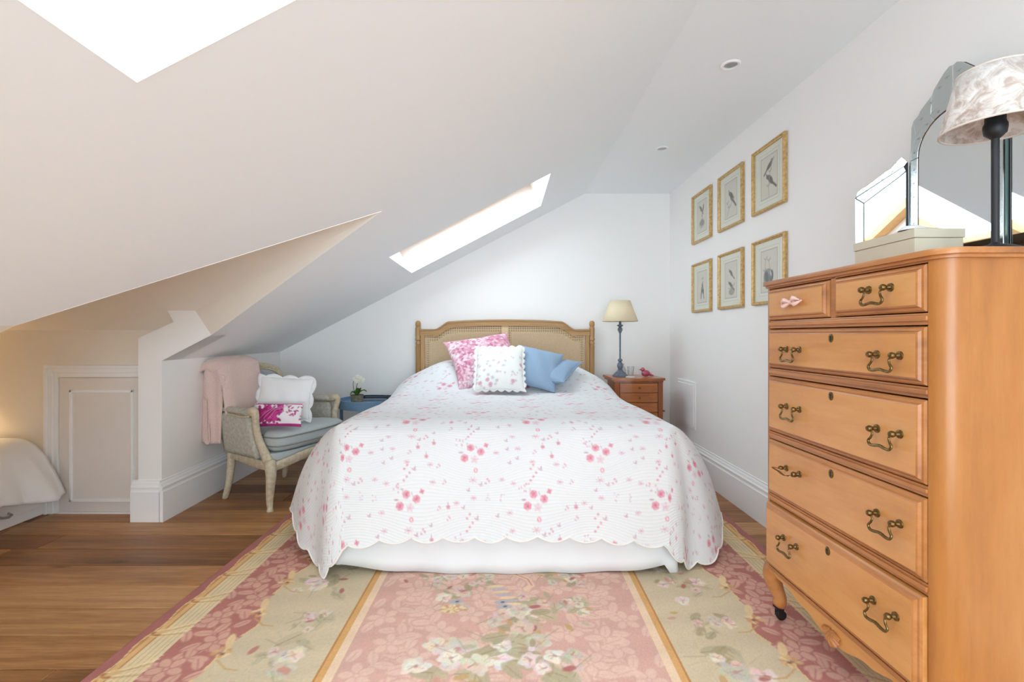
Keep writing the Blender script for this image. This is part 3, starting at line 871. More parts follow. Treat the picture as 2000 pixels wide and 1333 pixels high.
tl = thing('table_lamp', 'slim black table lamp with a crushed velvet shade on the tall chest', 'lamp', (1.237, 1.205, TZ0))
c = (1.237, 1.205, TZ0)
MB().lathe([(0.062, 0.0005), (0.063, 0.004), (0.060, 0.010), (0.050, 0.019), (0.032, 0.027), (0.014, 0.031), (0.0085, 0.036)], c, 40).build('lamp_base', M['black'], tl, smooth=True)
MB().lathe([(0.0080, 0.030), (0.0080, 0.300)], c, 20).build('stem', M['black'], tl, smooth=True)
MB().lathe([(0.008, 0.295), (0.013, 0.300), (0.0215, 0.308), (0.0235, 0.322), (0.0235, 0.330), (0.020, 0.338), (0.020, 0.362), (0.018, 0.366), (0.0, 0.366)], c, 24).build('lamp_holder', M['black'], tl, smooth=True)
M['bulb'] = plain('opal_bulb', (236, 232, 224), 0.3)
MB().lathe([(0.0, 0.366), (0.014, 0.368), (0.018, 0.39), (0.016, 0.41), (0.0, 0.42)], c, 16).build('bulb', M['bulb'], tl, smooth=True)
M['rimtrim'] = plain('pale_trim', (226, 214, 204), 0.8)
shade = MB().lathe([(0.106, 0.322), (0.072, 0.464)], c, 64)
shade.f = shade.f[:64]
shd = shade.build('lamp_shade', M['velvet'], tl, smooth='all', solid=0.003)
ri = MB().tube([(c[0] + 0.106 * math.cos(2 * PI * k / 48), c[1] + 0.106 * math.sin(2 * PI * k / 48), c[2] + 0.322) for k in range(48)], 0.0028, 6, closed=True)
ri.build('rim_trim', M['rimtrim'], shd, smooth=True)
ri = MB().tube([(c[0] + 0.072 * math.cos(2 * PI * k / 48), c[1] + 0.072 * math.sin(2 * PI * k / 48), c[2] + 0.464) for k in range(48)], 0.0028, 6, closed=True)
ri.build('rim_trim', M['rimtrim'], shd, smooth=True)
ri = MB()
for k in range(3):
    a = 2 * PI * k / 3
    ri.tube([(c[0] + 0.0185 * math.cos(a), c[1] + 0.0185 * math.sin(a), c[2] + 0.36), (c[0] + 0.092 * math.cos(a), c[1] + 0.092 * math.sin(a), c[2] + 0.375)], 0.0012, 5)
ri.build('shade_carrier', M['steel'], shd)['kind'] = 'stuff'
# ------------------------------------------------------------------ the bed
BX = 0.02
bed = thing('double_bed', 'double bed with a caned wooden headboard and a white valance', 'bed', (BX, 3.1, 0.0066))
# valance hanging round the base
vp = []
def rrect(hw, y0, y1, r, n=10):
    pts = [(-hw, y1)]
    pts += [(-hw, y0 + r)] if False else []
    for i in range(31): pts.append((-hw, y1 + (y0 + r - y1) * i / 30))
    for i in range(1, n): a = PI + (PI / 2) * i / n; pts.append((-hw + r + r * math.cos(a), y0 + r + r * math.sin(a)))
    for i in range(61): pts.append((-hw + r + (2 * hw - 2 * r) * i / 60, y0))
    for i in range(1, n): a = 1.5 * PI + (PI / 2) * i / n; pts.append((hw - r + r * math.cos(a), y0 + r + r * math.sin(a)))
    for i in range(31): pts.append((hw, y0 + r + (y1 - y0 - r) * i / 30))
    return pts[1:]
rows = []
for k in range(9):
    t = k / 8
    row_ = []
    for i, (x, yy) in enumerate(rrect(0.765, 2.14, 4.10, 0.05)):
        lift = 0.0
        if yy < 2.2: lift = 0.040 * min(1, abs(x) / 0.71) ** 4 * (1 if x < 0.70 else max(0.0, 1 - (x - 0.70) / 0.012))
        z = 0.0075 + lift + (0.37 - 0.0075 - lift) * t
        w = 0.006 * (1 - t) * math.sin(i * 0.55) + 0.004 * math.sin(i * 0.21 + 2 * t)
        bulge = 0.012 * (1 - t) ** 2
        row_.append((BX + x * (1 + bulge / 0.8), yy - (bulge + w if yy < 2.2 else 0), z))
    rows.append(row_)
MB().sheet(rows).build('valance', M['sheet'], bed, smooth='all', solid=0.003)
MB().box(BX - 0.75, BX + 0.75, 2.165, 4.095, 0.08, 0.36).build('base', M['sheet'], bed, bevel=0.02)
MB().box(BX - 0.755, BX + 0.755, 2.20, 4.095, 0.36, 0.615).build('mattress', M['sheet'], bed, bevel=0.05, seg=4, smooth=True)
for sx in (-1, 1):
    for yy in (2.30, 3.95):
        MB().lathe([(0.022, 0.0068), (0.026, 0.02), (0.024, 0.09)], (BX + sx * 0.66, yy, 0), 14).build('leg', M['rubber'], bed, smooth=True)
# headboard
HBY = 4.150
hbx0, hbx1 = -0.717, 0.782            # post centres
hbc = (hbx0 + hbx1) / 2
def post_prof():
    return [(0.019, 0.0068), (0.019, 0.98), (0.023, 0.985), (0.023, 0.993), (0.019, 0.999), (0.019, 1.012), (0.025, 1.018), (0.025, 1.028), (0.021, 1.034), (0.0225, 1.06), (0.0235, 1.115), (0.021, 1.128), (0.017, 1.133), (0.022, 1.140), (0.0235, 1.155), (0.021, 1.172), (0.013, 1.182), (0.0, 1.184)]
for x in (hbx0, hbx1):
    MB().lathe(post_prof(), (x, HBY, 0), 20).build('headboard_post', M['oldwood_z'], bed, smooth=True)
    fl = MB()
    for k in range(6):
        a = PI + PI * (k + 0.5) / 6
        fl.tube([(x + 0.0185 * math.cos(a), HBY + 0.0185 * math.sin(a), 0.6), (x + 0.0185 * math.cos(a), HBY + 0.0185 * math.sin(a), 0.97)], 0.0035, 5)
    fl.build('fluting', M['oldwood_z'], bed, smooth=True)['kind'] = 'stuff'
hw = (hbx1 - hbx0) / 2
def top_edge(d):
    """upper edge of the headboard at distance d from its middle"""
    d = abs(d)
    zc = 1.188 - 0.016 * (d / 0.49) ** 2
    if d < 0.485: return zc
    t = min(1, (d - 0.485) / 0.115)
    return 1.172 - 0.067 * (0.35 * t + 0.65 * float(smooth01(np.array(t)))) if t < 1 else 1.105
xs = [hbx0 + 0.02 + (2 * hw - 0.04) * i / 120 for i in range(121)]
tp = [(x, top_edge(x - hbc)) for x in xs]
rail = tp + [(x, z - 0.048 - 0.012 * (1 if abs(x - hbc) > 0.47 and abs(x - hbc) < 0.6 else 0)) for x, z in tp[::-1]]
MB().prism(rail, 'Y', HBY - 0.018, HBY + 0.018).build('top_rail', M['oldwood'], bed, bevel=0.004, seg=2)
lip = [(x, z + 0.006) for x, z in tp] + [(x, z - 0.007) for x, z in tp[::-1]]
MB().prism(lip, 'Y', HBY - 0.024, HBY + 0.02).build('rail_moulding', M['oldwood'], bed, bevel=0.003)
for x in (hbx0 + 0.040, hbx1 - 0.040):
    MB().box(x - 0.016, x + 0.016, HBY - 0.016, HBY + 0.016, 0.40, top_edge(x - hbc) - 0.03).build('stile', M['oldwood_z'], bed, bevel=0.003)
MB().box(hbc - 0.028, hbc + 0.028, HBY - 0.006, HBY + 0.012, 0.40, 1.145).build('middle_stile', M['cane'], bed, bevel=0.003)
MB().box(hbx0 + 0.02, hbx1 - 0.02, HBY - 0.015, HBY + 0.015, 0.33, 0.40).build('bottom_rail', M['oldwood'], bed, bevel=0.003)
def inner_top(x): return top_edge(x - hbc) - 0.052
bk = [(x, inner_top(x) + 0.006) for x in xs[4:-4:2]]
MB().prism(bk + [(bk[-1][0], 0.41), (bk[0][0], 0.41)], 'Y', HBY + 0.008, HBY + 0.011).build('cane_backing', M['canedark'], bed)
P_ = 0.0195
M['cane_in'] = plain('close_woven_cane', (216, 190, 158), 0.7, nscale=200, nstr=0.4, ndist=0.001, vary=0.12)
cane = MB()
def strip(p, q, y_, w):
    d = Vector((q[0] - p[0], q[1] - p[1])); L = d.length
    if L < 0.01: return
    d /= L; n = Vector((-d.y, d.x)) * w / 2
    cane.add([(p[0] - n.x, y_, p[1] - n.y), (q[0] - n.x, y_, q[1] - n.y), (q[0] + n.x, y_, q[1] + n.y), (p[0] + n.x, y_, p[1] + n.y)], [(0, 1, 2, 3)])
    cane.add([(p[0] - n.x, y_ + 0.0012, p[1] - n.y), (q[0] - n.x, y_ + 0.0012, q[1] - n.y), (q[0] + n.x, y_ + 0.0012, q[1] + n.y), (p[0] + n.x, y_ + 0.0012, p[1] + n.y)], [(3, 2, 1, 0)])
xa, xb = hbx0 + 0.057, hbx1 - 0.057
ncol = int((xb - xa) / P_)
for i in range(ncol + 1):
    x = xa + i * P_
    for dx in (-0.0035, 0.0035): strip((x + dx, 0.55), (x + dx, inner_top(x) + 0.004), HBY - 0.002, 0.0042)
z = 0.56
while z < 1.14:
    rx = [x for x in np.linspace(xa, xb, 400) if inner_top(x) + 0.004 > z]
    if rx:
        for dz in (-0.0035, 0.0035): strip((rx[0], z + dz), (rx[-1], z + dz), HBY - 0.0035, 0.0042)
    z += P_
INS = 0.046
def in_core(x, zz): return xa + INS < x < xb - INS and inner_top(x) - INS > zz and abs(x - hbc) > 0.028 + INS * 0.6
for sgn in (1, -1):
    for i in range(-34, ncol + 34):
        x0 = xa + (i + 0.5) * P_
        run = []
        for zz in np.arange(0.55, 1.16, 0.004):
            x = x0 + sgn * (zz - 0.55)
            if zz < 1.15 and in_core(x, zz): run.append((x, float(zz)))
            else:
                if len(run) > 3: strip(run[0], run[-1], HBY - 0.005, 0.0034)
                run = []
for (a_, b_) in ((xa + INS, hbc - 0.028 - INS * 0.6), (hbc + 0.028 + INS * 0.6, xb - INS)):
    cx_ = np.linspace(a_, b_, 40)
    MB().prism([(float(x), inner_top(x) - INS) for x in cx_] + [(b_, 0.56), (a_, 0.56)], 'Y', HBY + 0.002, HBY + 0.0035).build('cane_infill', M['cane_in'], bed)
co = cane.build('cane_panel', M['cane'], bed); co['kind'] = 'stuff'

# ------------------------------------------------------------------ quilted bedspread
qc = Canvas(-1.55, 1.55, -0.75, 2.1, 1240, 1140, (229, 231, 232))      # cloth metres: across, and towards the head from the foot edge
rs = random.Random(5)
ROSE, ROSE2, MAUVE, SAGE = (222, 150, 168), (196, 112, 136), (192, 166, 180), (198, 196, 202)
def rose(x, yy, r):
    qc.petals(x, yy, r * 1.1, 6, (224, 156, 170), rs.random(), None, 0.5)
    qc.ell(x, yy, r * 0.66, r * 0.80, 0.3, ROSE, 0.8)
    for k in range(5): a = rs.random() * 6.3; qc.ell(x + r * 0.85 * math.cos(a), yy + r * 0.85 * math.sin(a), r * 0.32, r * 0.2, a, (230, 186, 196), 0.8)
    for k in range(4): qc.ell(x + r * 0.5 * (rs.random() - .5), yy + r * 0.7 * (rs.random() - .5), r * 0.28, r * 0.12, rs.random() * 3, ROSE2, 0.85)
def sprig(x, yy, s, kind):
    if kind == 0:
        qc.petals(x, yy, 0.010 * s, 5, ROSE, rs.random(), ROSE2, 0.4); qc.line([(x, yy), (x - 0.002, yy + 0.022 * s)], 0.0026, MAUVE)
        qc.leaf(x, yy, 0.012 * s, 2.6, MAUVE)
    elif kind == 1:
        for k in range(7): a = k * 0.9 + 0.2; qc.line([(x, yy), (x + 0.015 * s * math.cos(a), yy + 0.010 * s * math.sin(a))], 0.0026, (214, 160, 178), 0.85)
    elif kind == 2:
        for k in range(3): qc.ell(x + 0.006 * s * (k - 1), yy + 0.007 * s * ((k * 2) % 3 - 1), 0.0045 * s, 0.003 * s, 0.8 * k, (212, 150, 168), 0.9)
    elif kind == 3:
        qc.leaf(x, yy, 0.016 * s, 1.2, MAUVE); qc.leaf(x, yy, 0.012 * s, 2.5, (212, 150, 166)); qc.leaf(x, yy, 0.010 * s, 0.1, MAUVE)
    else:
        for k in range(5): qc.ell(x + 0.02 * (rs.random() - .5), yy + 0.034 * (rs.random() - .5), 0.0035, 0.0028, 0, SAGE if k % 2 else (214, 164, 180), 0.8)
def cluster(x, yy):
    rose(x, yy, 0.0150); rose(x + 0.045, yy - 0.018, 0.0150); rose(x - 0.026, yy - 0.046, 0.0155)
    qc.petals(x + 0.068, yy + 0.012, 0.011, 4, ROSE, 0.4, ROSE2)
    qc.leaf(x - 0.052, yy - 0.022, 0.020, 0.0, MAUVE); qc.leaf(x - 0.015, yy + 0.024, 0.016, -1.6, SAGE); qc.leaf(x + 0.022, yy + 0.010, 0.016, -1.2, SAGE)
    qc.petals(x + 0.018, yy - 0.052, 0.018, 5, (228, 196, 206), 0.2, SAGE, 0.3, 0.8)
    for k in range(8): qc.ell(x - 0.065 + 0.045 * rs.random(), yy + 0.005 + 0.04 * rs.random(), 0.0045, 0.003, rs.random() * 3, (214, 166, 182), 0.9)
    qc.ell(x + 0.024, yy - 0.098, 0.009, 0.010, 0, (222, 150, 164)); qc.ell(x + 0.024, yy - 0.098, 0.004, 0.006, 0, (243, 225, 228))
    sprig(x + 0.012, yy - 0.138, 1.25, 1); sprig(x + 0.075, yy - 0.142, 1.2, 2); sprig(x + 0.046, yy - 0.160, 1.0, 3)
    for k in range(5): qc.ell(x - 0.012 + 0.012 * (k % 3), yy + 0.055 + 0.016 * k, 0.0055, 0.0045, k, (216, 150, 168), 0.9)
    sprig(x + 0.030, yy + 0.098, 1.1, 3)
spots = []
while len(spots) < 30:
    p = (rs.uniform(0, 0.55), rs.uniform(0, 0.39))
    ok = True
    for ox in (-0.55, -0.275, 0, 0.275, 0.55):
        for oy in (-0.39, -0.195, 0, 0.195, 0.39):
            if (abs(ox) > 0.1 and abs(abs(ox) - 0.55) > 0.1) != (abs(oy) > 0.1 and abs(abs(oy) - 0.39) > 0.1): continue
            dx_, dy_ = p[0] - ox, p[1] - oy
            if -0.085 < dx_ < 0.10 and -0.18 < dy_ < 0.12: ok = False
    for q in spots:
        if math.hypot(p[0] - q[0], p[1] - q[1]) < 0.036: ok = False
    if ok or rs.random() < 0.0005: spots.append((*p, rs.randrange(5)))
for i in range(-4, 5):
    for j in range(-3, 7):
        x = i * 0.55 - 0.155; yy = j * 0.39 - 0.095
        cluster(x, yy); cluster(x + 0.275, yy + 0.195)
        for px_, py_, k in spots: sprig(x + px_, yy + py_, 0.9, k)

QA, QF, QH, QR = 0.79, 2.155, 4.105, 0.09       # half width, foot edge, head edge, corner radius
NS, NAq, NFq = 330, 150, 420
E = []; H = []; FN = []; KIND = []
def side_hem(yy, sx):
    t = np.clip((QH - yy) / (QH - QF - QR), 0, 1)
    out = 0.05 + 0.15 * smooth01(t / 0.6) + (0.14 if sx < 0 else 0.10) * smooth01((t - 0.45) / 0.55)
    out += 0.022 * math.sin(t * 17 + (0 if sx < 0 else 1.5)) * smooth01(t * 3)
    z = 0.23 - 0.06 * t
    shift = (0.24 if sx < 0 else 0.16) * float(smooth01((t - 0.35) / 0.65))
    return (sx * (QA + float(out)), yy + shift, float(z))
ctl = {-1: [side_hem(QF + QR, -1), (-1.035, 2.375, 0.105), (-0.915, 2.235, 0.036), (-0.845, 2.145, 0.010), (-0.785, 2.075, 0.012), (-0.735, 2.050, 0.085), (-0.700, 2.058, 0.135)],
       1: [side_hem(QF + QR, 1), (1.045, 2.305, 0.095), (0.955, 2.215, 0.040), (0.845, 2.165, 0.012), (0.775, 2.085, 0.060), (0.700, 2.058, 0.130)]}
def seq_side(sx):
    e, h, n = [], [], []
    for i in range(NS):
        yy = QH + (QF + QR - QH) * (i / (NS - 1)) ** 0.9
        e.append((sx * QA, yy)); h.append(side_hem(yy, sx)); n.append((sx, 0.0))
    return e, h, n
def seq_arc(sx):
    e, h, n = [], [], []
    hp = curve_pts(ctl[sx], NAq + 2)
    for i in range(1, NAq + 1):
        t = i / (NAq + 1); a = t * PI / 2
        e.append((sx * (QA - QR + QR * math.cos(a)), QF + QR - QR * math.sin(a))); h.append(tuple(hp[i])); n.append((sx * math.cos(a), -math.sin(a)))
    return e, h, n
e1, h1, n1 = seq_side(-1); e2, h2, n2 = seq_arc(-1)
e4, h4, n4 = seq_arc(1); e5, h5, n5 = seq_side(1)
e3, h3, n3 = [], [], []
for i in range(NFq):
    t = i / (NFq - 1); x = -0.70 + 1.40 * t
    droop = 0.175 - 0.042 * (abs(x) / 0.70) ** 6
    e3.append((x, QF)); h3.append((x, 2.062 - 0.006 * math.sin(t * 9), droop)); n3.append((0.0, -1.0))
E = np.array(e1 + e2 + e3 + e4[::-1] + e5[::-1]); H = np.array(h1 + h2 + h3 + h4[::-1] + h5[::-1]); N_ = np.array(n1 + n2 + n3 + n4[::-1] + n5[::-1])
def ztop(x, yy):
    d = np.minimum(QA - np.abs(x), yy - QF)
    z = 0.668 - 0.035 * np.clip(1 - d / 0.10, 0, 1) ** 2
    hump = smooth01((yy - 3.30) / 0.42) * (1 - 0.30 * smooth01((yy - 3.95) / 0.2))
    prof_ = 1 - smooth01((np.abs(x) - 0.42) / 0.42) * 0.72
    z = z + 0.185 * hump * prof_
    z = z + 0.004 * np.sin(7 * x + 3 * yy) * smooth01((yy - 2.3) / 0.4) - 0.012 * np.exp(-((yy - 3.0) / 0.3) ** 2)
    return z
NT, NK = 86, 112
ns = len(E)
# inner line: down the middle to a point short of the foot
yin = np.maximum(E[:, 1], 2.75); xin = np.zeros(ns)
tt = np.linspace(0, 1, NT)[:, None]
TXq = xin[None] + (E[None, :, 0] - xin[None]) * tt; TYq = yin[None] + (E[None, :, 1] - yin[None]) * tt
TZq = ztop(TXq, TYq)
topP = np.stack([TXq, TYq, TZq], -1); topUV = np.stack([TXq, TYq - QF], -1)
# skirt
hx = H[:, 0]; S = np.concatenate([[0], np.cumsum(np.hypot(np.hypot(np.diff(H[:, 0]), np.diff(H[:, 1])), np.diff(H[:, 2])))])
mid = S[ns // 2]
sc = np.abs(np.sin(PI * (S - mid + 0.0) / 0.136)) ** 0.75
tmax = 0.962 + 0.045 * sc
zE = ztop(E[:, 0], E[:, 1])
kt = np.linspace(0, 1, NK + 1)[1:, None] * tmax[None]
dxy = H[None, :, :2] - E[None]
fold = 0.010 * np.sin(S * 11.0)[None] * kt ** 1.5 + 0.006 * np.sin(S * 23.0 + 1.0)[None] * kt ** 2
flen = np.linalg.norm(np.concatenate([H[:, :2] - E, (H[:, 2] - zE)[:, None]], 1), axis=1)
on = np.where((np.abs(N_[:, 1]) > 0.98), 0.5, 1.0)[None]
SXY = E[None] + dxy * (kt ** 0.82)[..., None] + N_[None] * (fold * on)[..., None] + N_[None] * (0.018 * np.sin(np.clip(kt, 0, 1) * PI) ** 1.2)[..., None]
SZ = zE[None] + (H[None, :, 2] - zE[None]) * kt ** 1.18
SZ = np.maximum(SZ, 0.0105)
skP = np.concatenate([SXY, SZ[..., None]], -1)
skUV = (E - np.array([0, QF]))[None] + N_[None] * (kt * flen[None])[..., None]
QP = np.concatenate([topP, skP], 0); QUV = np.concatenate([topUV, skUV], 0)
QP[..., 0] += BX
qcol = qc.at(QUV[..., 0], QUV[..., 1])
def quilt_mat():
    m, nt, bs = new_mat('quilted_cotton')
    L = nt.links.new
    at = nd(nt, 'ShaderNodeAttribute', attribute_name='print'); L(at.outputs['Color'], bs.inputs['Base Color'])
    bs.inputs['Roughness'].default_value = 0.85; bs.inputs['Sheen Weight'].default_value = 0.1
    cl = nd(nt, 'ShaderNodeAttribute', attribute_name='cloth')
    sp = nd(nt, 'ShaderNodeSeparateXYZ'); L(cl.outputs['Vector'], sp.inputs[0])
    def mth(op, a, b=None, v=None):
        n = nd(nt, 'ShaderNodeMath', operation=op); L(a, n.inputs[0])
        if b is not None: L(b, n.inputs[1])
        elif v is not None: n.inputs[1].default_value = v
        return n.outputs[0]
    wx = mth('SINE', mth('MULTIPLY', sp.outputs[0], v=2 * PI / 0.50))
    wy = mth('SINE', mth('MULTIPLY', sp.outputs[1], v=2 * PI / 0.62))
    sway = mth('MULTIPLY', mth('MULTIPLY', wx, wy), v=0.030)
    q = mth('ADD', sp.outputs[1], sway)
    ln = mth('ABSOLUTE', mth('SINE', mth('MULTIPLY', q, v=PI / 0.0115)))
    pw = mth('POWER', ln, v=0.5)
    nz = nd(nt, 'ShaderNodeTexNoise', inp={'Scale': 90.0, 'Detail': 2.0}); L(cl.outputs['Vector'], nz.inputs['Vector'])
    hh = mth('ADD', pw, mth('MULTIPLY', nz.outputs['Fac'], v=0.35))
    bump(nt, bs, hh, 0.55, 0.0028)
    return m
M['quilt'] = quilt_mat()
quilt = thing('bedspread', 'white quilted bedspread with pink flower sprigs and a scalloped hem', 'bedspread', (BX, 3.1, 0.62))
numpy_mesh('quilt_cloth', QP, M['quilt'], quilt, qcol, QUV)
hem = QP[-1][::2]
hb = MB().tube([tuple(p) for p in hem], 0.0042, 6)
M['binding'] = plain('cream_binding', (238, 234, 226), 0.85, nscale=200, nstr=0.2)
hb.build('hem_binding', M['binding'], quilt, smooth='all')

# ------------------------------------------------------------------ cushions
def cushion(name, label, cat, centre, w, h, T, lean, yaw, roll, mat, n=44, pinch=0.07, scallop=0.0, canvas=None, group=None, flange=0.0, sag=0.0, piping=None, puff=0.42):
    """stuffed cushion standing in its own plane; lean back from upright, yaw about the vertical, roll in its plane"""
    R = Matrix.Rotation(yaw, 4, 'Z') @ Matrix.Rotation(-lean, 4, 'X') @ Matrix.Rotation(roll, 4, 'Y')
    t = thing(name, label, cat, centre, 0, group)
    u = np.linspace(-1, 1, n); U, Vv = np.meshgrid(u, u)
    # cluster samples towards the edge
    Us, Vs = np.sin(U * PI / 2), np.sin(Vv * PI / 2)
    X = w / 2 * Us * (1 - pinch * (1 - Vs ** 2)); Z = h / 2 * Vs * (1 - pinch * (1 - Us ** 2))
    th = np.clip((1 - Us ** 2) * (1 - Vs ** 2), 0, 1) ** puff
    Zs = Z - sag * (1 - Us ** 2) * 0.02
    wr = 0.006 * np.sin(9 * Us + 4 * Vs) * th
    A = np.array(R.to_3x3())
    def put(sg):
        P = np.stack([X, -sg * (T / 2 * th + wr * 0.5), Zs], -1)
        return P @ A.T + np.array(centre)
    F, B = put(1), put(-1)
    if canvas is not None: cf = canvas.at(X, Z)
    fr = numpy_mesh('cushion_front', F, mat, t, cf if canvas is not None else None)
    numpy_mesh('cushion_back', B, mat, t, cf if canvas is not None else None)
    edge = [(i, 0) for i in range(n)] + [(n - 1, j) for j in range(1, n)] + [(i, n - 1) for i in range(n - 2, -1, -1)] + [(0, j) for j in range(n - 2, 0, -1)]
    ep = [(X[i, j], Zs[i, j]) for i, j in edge]
    if scallop:
        m = MB(); a_, b_ = [], []
        # even spacing along the edge
        L = [0.0]
        for (p, q) in zip(ep, ep[1:] + ep[:1]): L.append(L[-1] + math.hypot(q[0] - p[0], q[1] - p[1]))
        N2 = 240; per = L[-1]; nb = round(per / scallop)
        ring = []
        for k in range(N2):
            s = per * k / N2; i = max(0, int(np.searchsorted(L, s, 'right')) - 1); i = min(i, len(ep) - 1)
            f = (s - L[i]) / max(L[i + 1] - L[i], 1e-6); p, q = ep[i], ep[(i + 1) % len(ep)]
            x, z = p[0] + (q[0] - p[0]) * f, p[1] + (q[1] - p[1]) * f
            r = math.hypot(x, z); o_ = flange * (0.25 + 0.75 * abs(math.sin(PI * nb * s / per)) ** 0.8)
            dx, dz = x / (w / 2), z / (h / 2); mm = max(abs(dx), abs(dz))
            vx = (dx / mm) ** 5; vz = (dz / mm) ** 5; vl = math.hypot(vx, vz)
            ring.append(((x - 0.004 * vx / vl, 0, z - 0.004 * vz / vl), (x + o_ * vx / vl, 0.003 * math.sin(k * 0.7), z + o_ * vz / vl)))
        P = [[tuple(R @ Vector(p) + Vector(centre)) for p in [rr[c_] for rr in ring]] for c_ in (0, 1)]
        m.sheet(P, closed_u=True)
        m.build('scalloped_border', mat if canvas is None else M['white_cotton'], t, smooth='all', solid=0.004)
    if piping:
        pts = [tuple(R @ Vector((x, 0, z)) + Vector(centre)) for x, z in ep]
        MB().tube(pts, 0.0045, 6, closed=True).build('piping', piping, t, smooth='all')
    return t

def toile(w, h, base, cols, seed, dens=1.0, big=0.05, n=110):
    c = Canvas(-w / 2, w / 2, -h / 2, h / 2, n, int(n * h / w) + 2, base)
    r = random.Random(seed)
    for k in range(int(34 * dens)):
        x, yy = r.uniform(-w / 2, w / 2), r.uniform(-h / 2, h / 2)
        col = r.choice(cols); a0 = r.uniform(0, 6.3)
        for i in range(r.randint(8, 16)):
            a = a0 + r.gauss(0, 1.1); L = big * r.uniform(0.25, 0.8)
            x2, y2 = x + r.gauss(0, big * 0.7), yy + r.gauss(0, big * 0.7)
            c.leaf(x2, y2, L, a, col, 0.42, r.uniform(0.6, 1.0))
        c.line([(x, yy), (x + big * 1.6 * math.cos(a0), yy + big * 1.6 * math.sin(a0))], 0.004, col, 0.8)
    return c
pinkc = toile(0.52, 0.50, (222, 168, 184), [(200, 116, 144), (208, 134, 158), (188, 100, 132), (234, 210, 220), (240, 230, 234), (206, 152, 172)], 3, 4.6, 0.045, 140)
cushion('toile_cushion', 'large pink and white foliage print cushion leaning tilted against the headboard', 'cushion', (-0.125, 3.60, 0.875), 0.52, 0.50, 0.15, 0.82, 0.12, 0.24 - 0.46, M['toile'], n=120, canvas=pinkc, pinch=0.10)
wc = Canvas(-0.18, 0.18, -0.19, 0.19, 120, 126, (242, 242, 240))
r = random.Random(9)
for k in range(46):
    x, yy = r.uniform(-0.17, 0.17), r.uniform(-0.18, 0.10)
    col = r.choice([(222, 200, 210), (212, 202, 210), (224, 212, 218), (208, 206, 208)])
    wc.petals(x, yy, r.uniform(0.006, 0.011), 5, col, r.random(), None, 0.45, 0.8); wc.leaf(x, yy, 0.014, r.random() * 6, (200, 196, 200), 0.3, 0.7)
for x, yy in ((-0.13, -0.15), (-0.08, -0.13), (0.09, -0.14), (0.15, 0.0), (-0.06, -0.16)):
    wc.petals(x, yy, 0.014, 6, (220, 178, 194), 0.3, (204, 150, 172), 0.45)
cushion('scalloped_cushion', 'white scalloped cushion with faint pink sprigs, in front on the bedspread', 'cushion', (-0.012, 3.335, 0.832), 0.33, 0.37, 0.14, 0.72, 0.0, 0.0, M['toile'], n=90, canvas=wc, scallop=0.05, flange=0.022, pinch=0.05)
cushion('linen_cushion', 'plain blue linen cushion lying behind the other blue one', 'cushion', (0.355, 3.50, 0.800), 0.36, 0.34, 0.12, 1.22, -0.55, 0.0, M['blue_linen'], piping=M['blue_linen'], group='blue linen cushions')
cushion('linen_cushion', 'plain blue linen cushion right beside the white scalloped cushion', 'cushion', (0.245, 3.44, 0.828), 0.34, 0.35, 0.13, 0.75, 0.05, 0.30, M['blue_linen'], piping=M['blue_linen'], group='blue linen cushions')
# ------------------------------------------------------------------ rug
RW, RV0, RV1 = 1.285, 0.55, 3.32
rc = Canvas(-RW, RW, RV0, RV1, 700, 600, (212, 160, 146))
U, V = np.meshgrid(rc.u, rc.v); AU = np.abs(U)
def band(mask, rgb): rc.a[mask] = lin(rgb)
PINK_F, PINK_L = (190, 126, 116), (220, 172, 154)
wav = 0.022 * np.sin(V * 2 * PI / 0.46) + 0.012 * np.sin(V * 2 * PI / 0.23 + 1.0)
band(AU > 1.245 - 0.006 * np.sin(V * 2 * PI / 0.21), (176, 112, 106))
e1_ = 1.245 - 0.006 * np.sin(V * 2 * PI / 0.21)
band((AU <= e1_) & (AU > 1.205), (206, 150, 94))
band((AU <= e1_) & (AU > e1_ - 0.006), (232, 196, 140))
band((AU <= 1.228) & (AU > 1.214), (224, 180, 122))
band((AU <= 1.205) & (AU > 1.122), (232, 214, 174))
for k in (1.190, 1.172, 1.154, 1.138): band(np.abs(AU - k) < 0.0022, (208, 184, 142))
band((AU <= 1.122), PINK_F)
band(AU <= 0.925 + wav, (217, 201, 168))
band(np.abs(AU - (0.925 + wav)) < 0.005, (228, 200, 150))
band(AU <= 0.578, (196, 140, 82)); band(AU <= 0.572, (226, 178, 116)); band(AU <= 0.553, (210, 150, 92)); band(AU <= 0.549, (242, 214, 182)); band(AU <= 0.520, (222, 178, 162))
rr = random.Random(21)
def damask(x, yy, s, col, sgn=1, gap=None):
    """five-petalled flower with a curling stem of pointed leaves, tone on tone"""
    a0 = rr.random() * 6
    gap = gap or (206, 146, 130)
    pts = [(x + sgn * s * 0.016 * i * (1 - 0.05 * i), yy + s * (0.020 * i)) for i in range(8)]
    rc.line(pts, 0.0055, col, 0.9)
    for i in (2, 4, 6):
        a = math.atan2(1.2, sgn)
        for da in (0.95, -0.95):
            rc.leaf(pts[i][0], pts[i][1], s * 0.062, a + da, gap, 0.56); rc.leaf(pts[i][0], pts[i][1], s * 0.056, a + da, col, 0.40)
            rc.line([(pts[i][0], pts[i][1]), (pts[i][0] + s * 0.045 * math.cos(a + da), pts[i][1] + s * 0.045 * math.sin(a + da))], 0.0032, gap, 0.7)
    for k in range(5):
        a = a0 + k * 2 * PI / 5
        rc.ell(x + 0.026 * s * math.cos(a), yy + 0.026 * s * math.sin(a), 0.023 * s, 0.0165 * s, a, gap)
        rc.ell(x + 0.026 * s * math.cos(a), yy + 0.026 * s * math.sin(a), 0.020 * s, 0.0130 * s, a, col)
    rc.ell(x, yy, 0.009 * s, 0.009 * s, 0, gap); rc.ell(x, yy, 0.006 * s, 0.006 * s, 0, col)
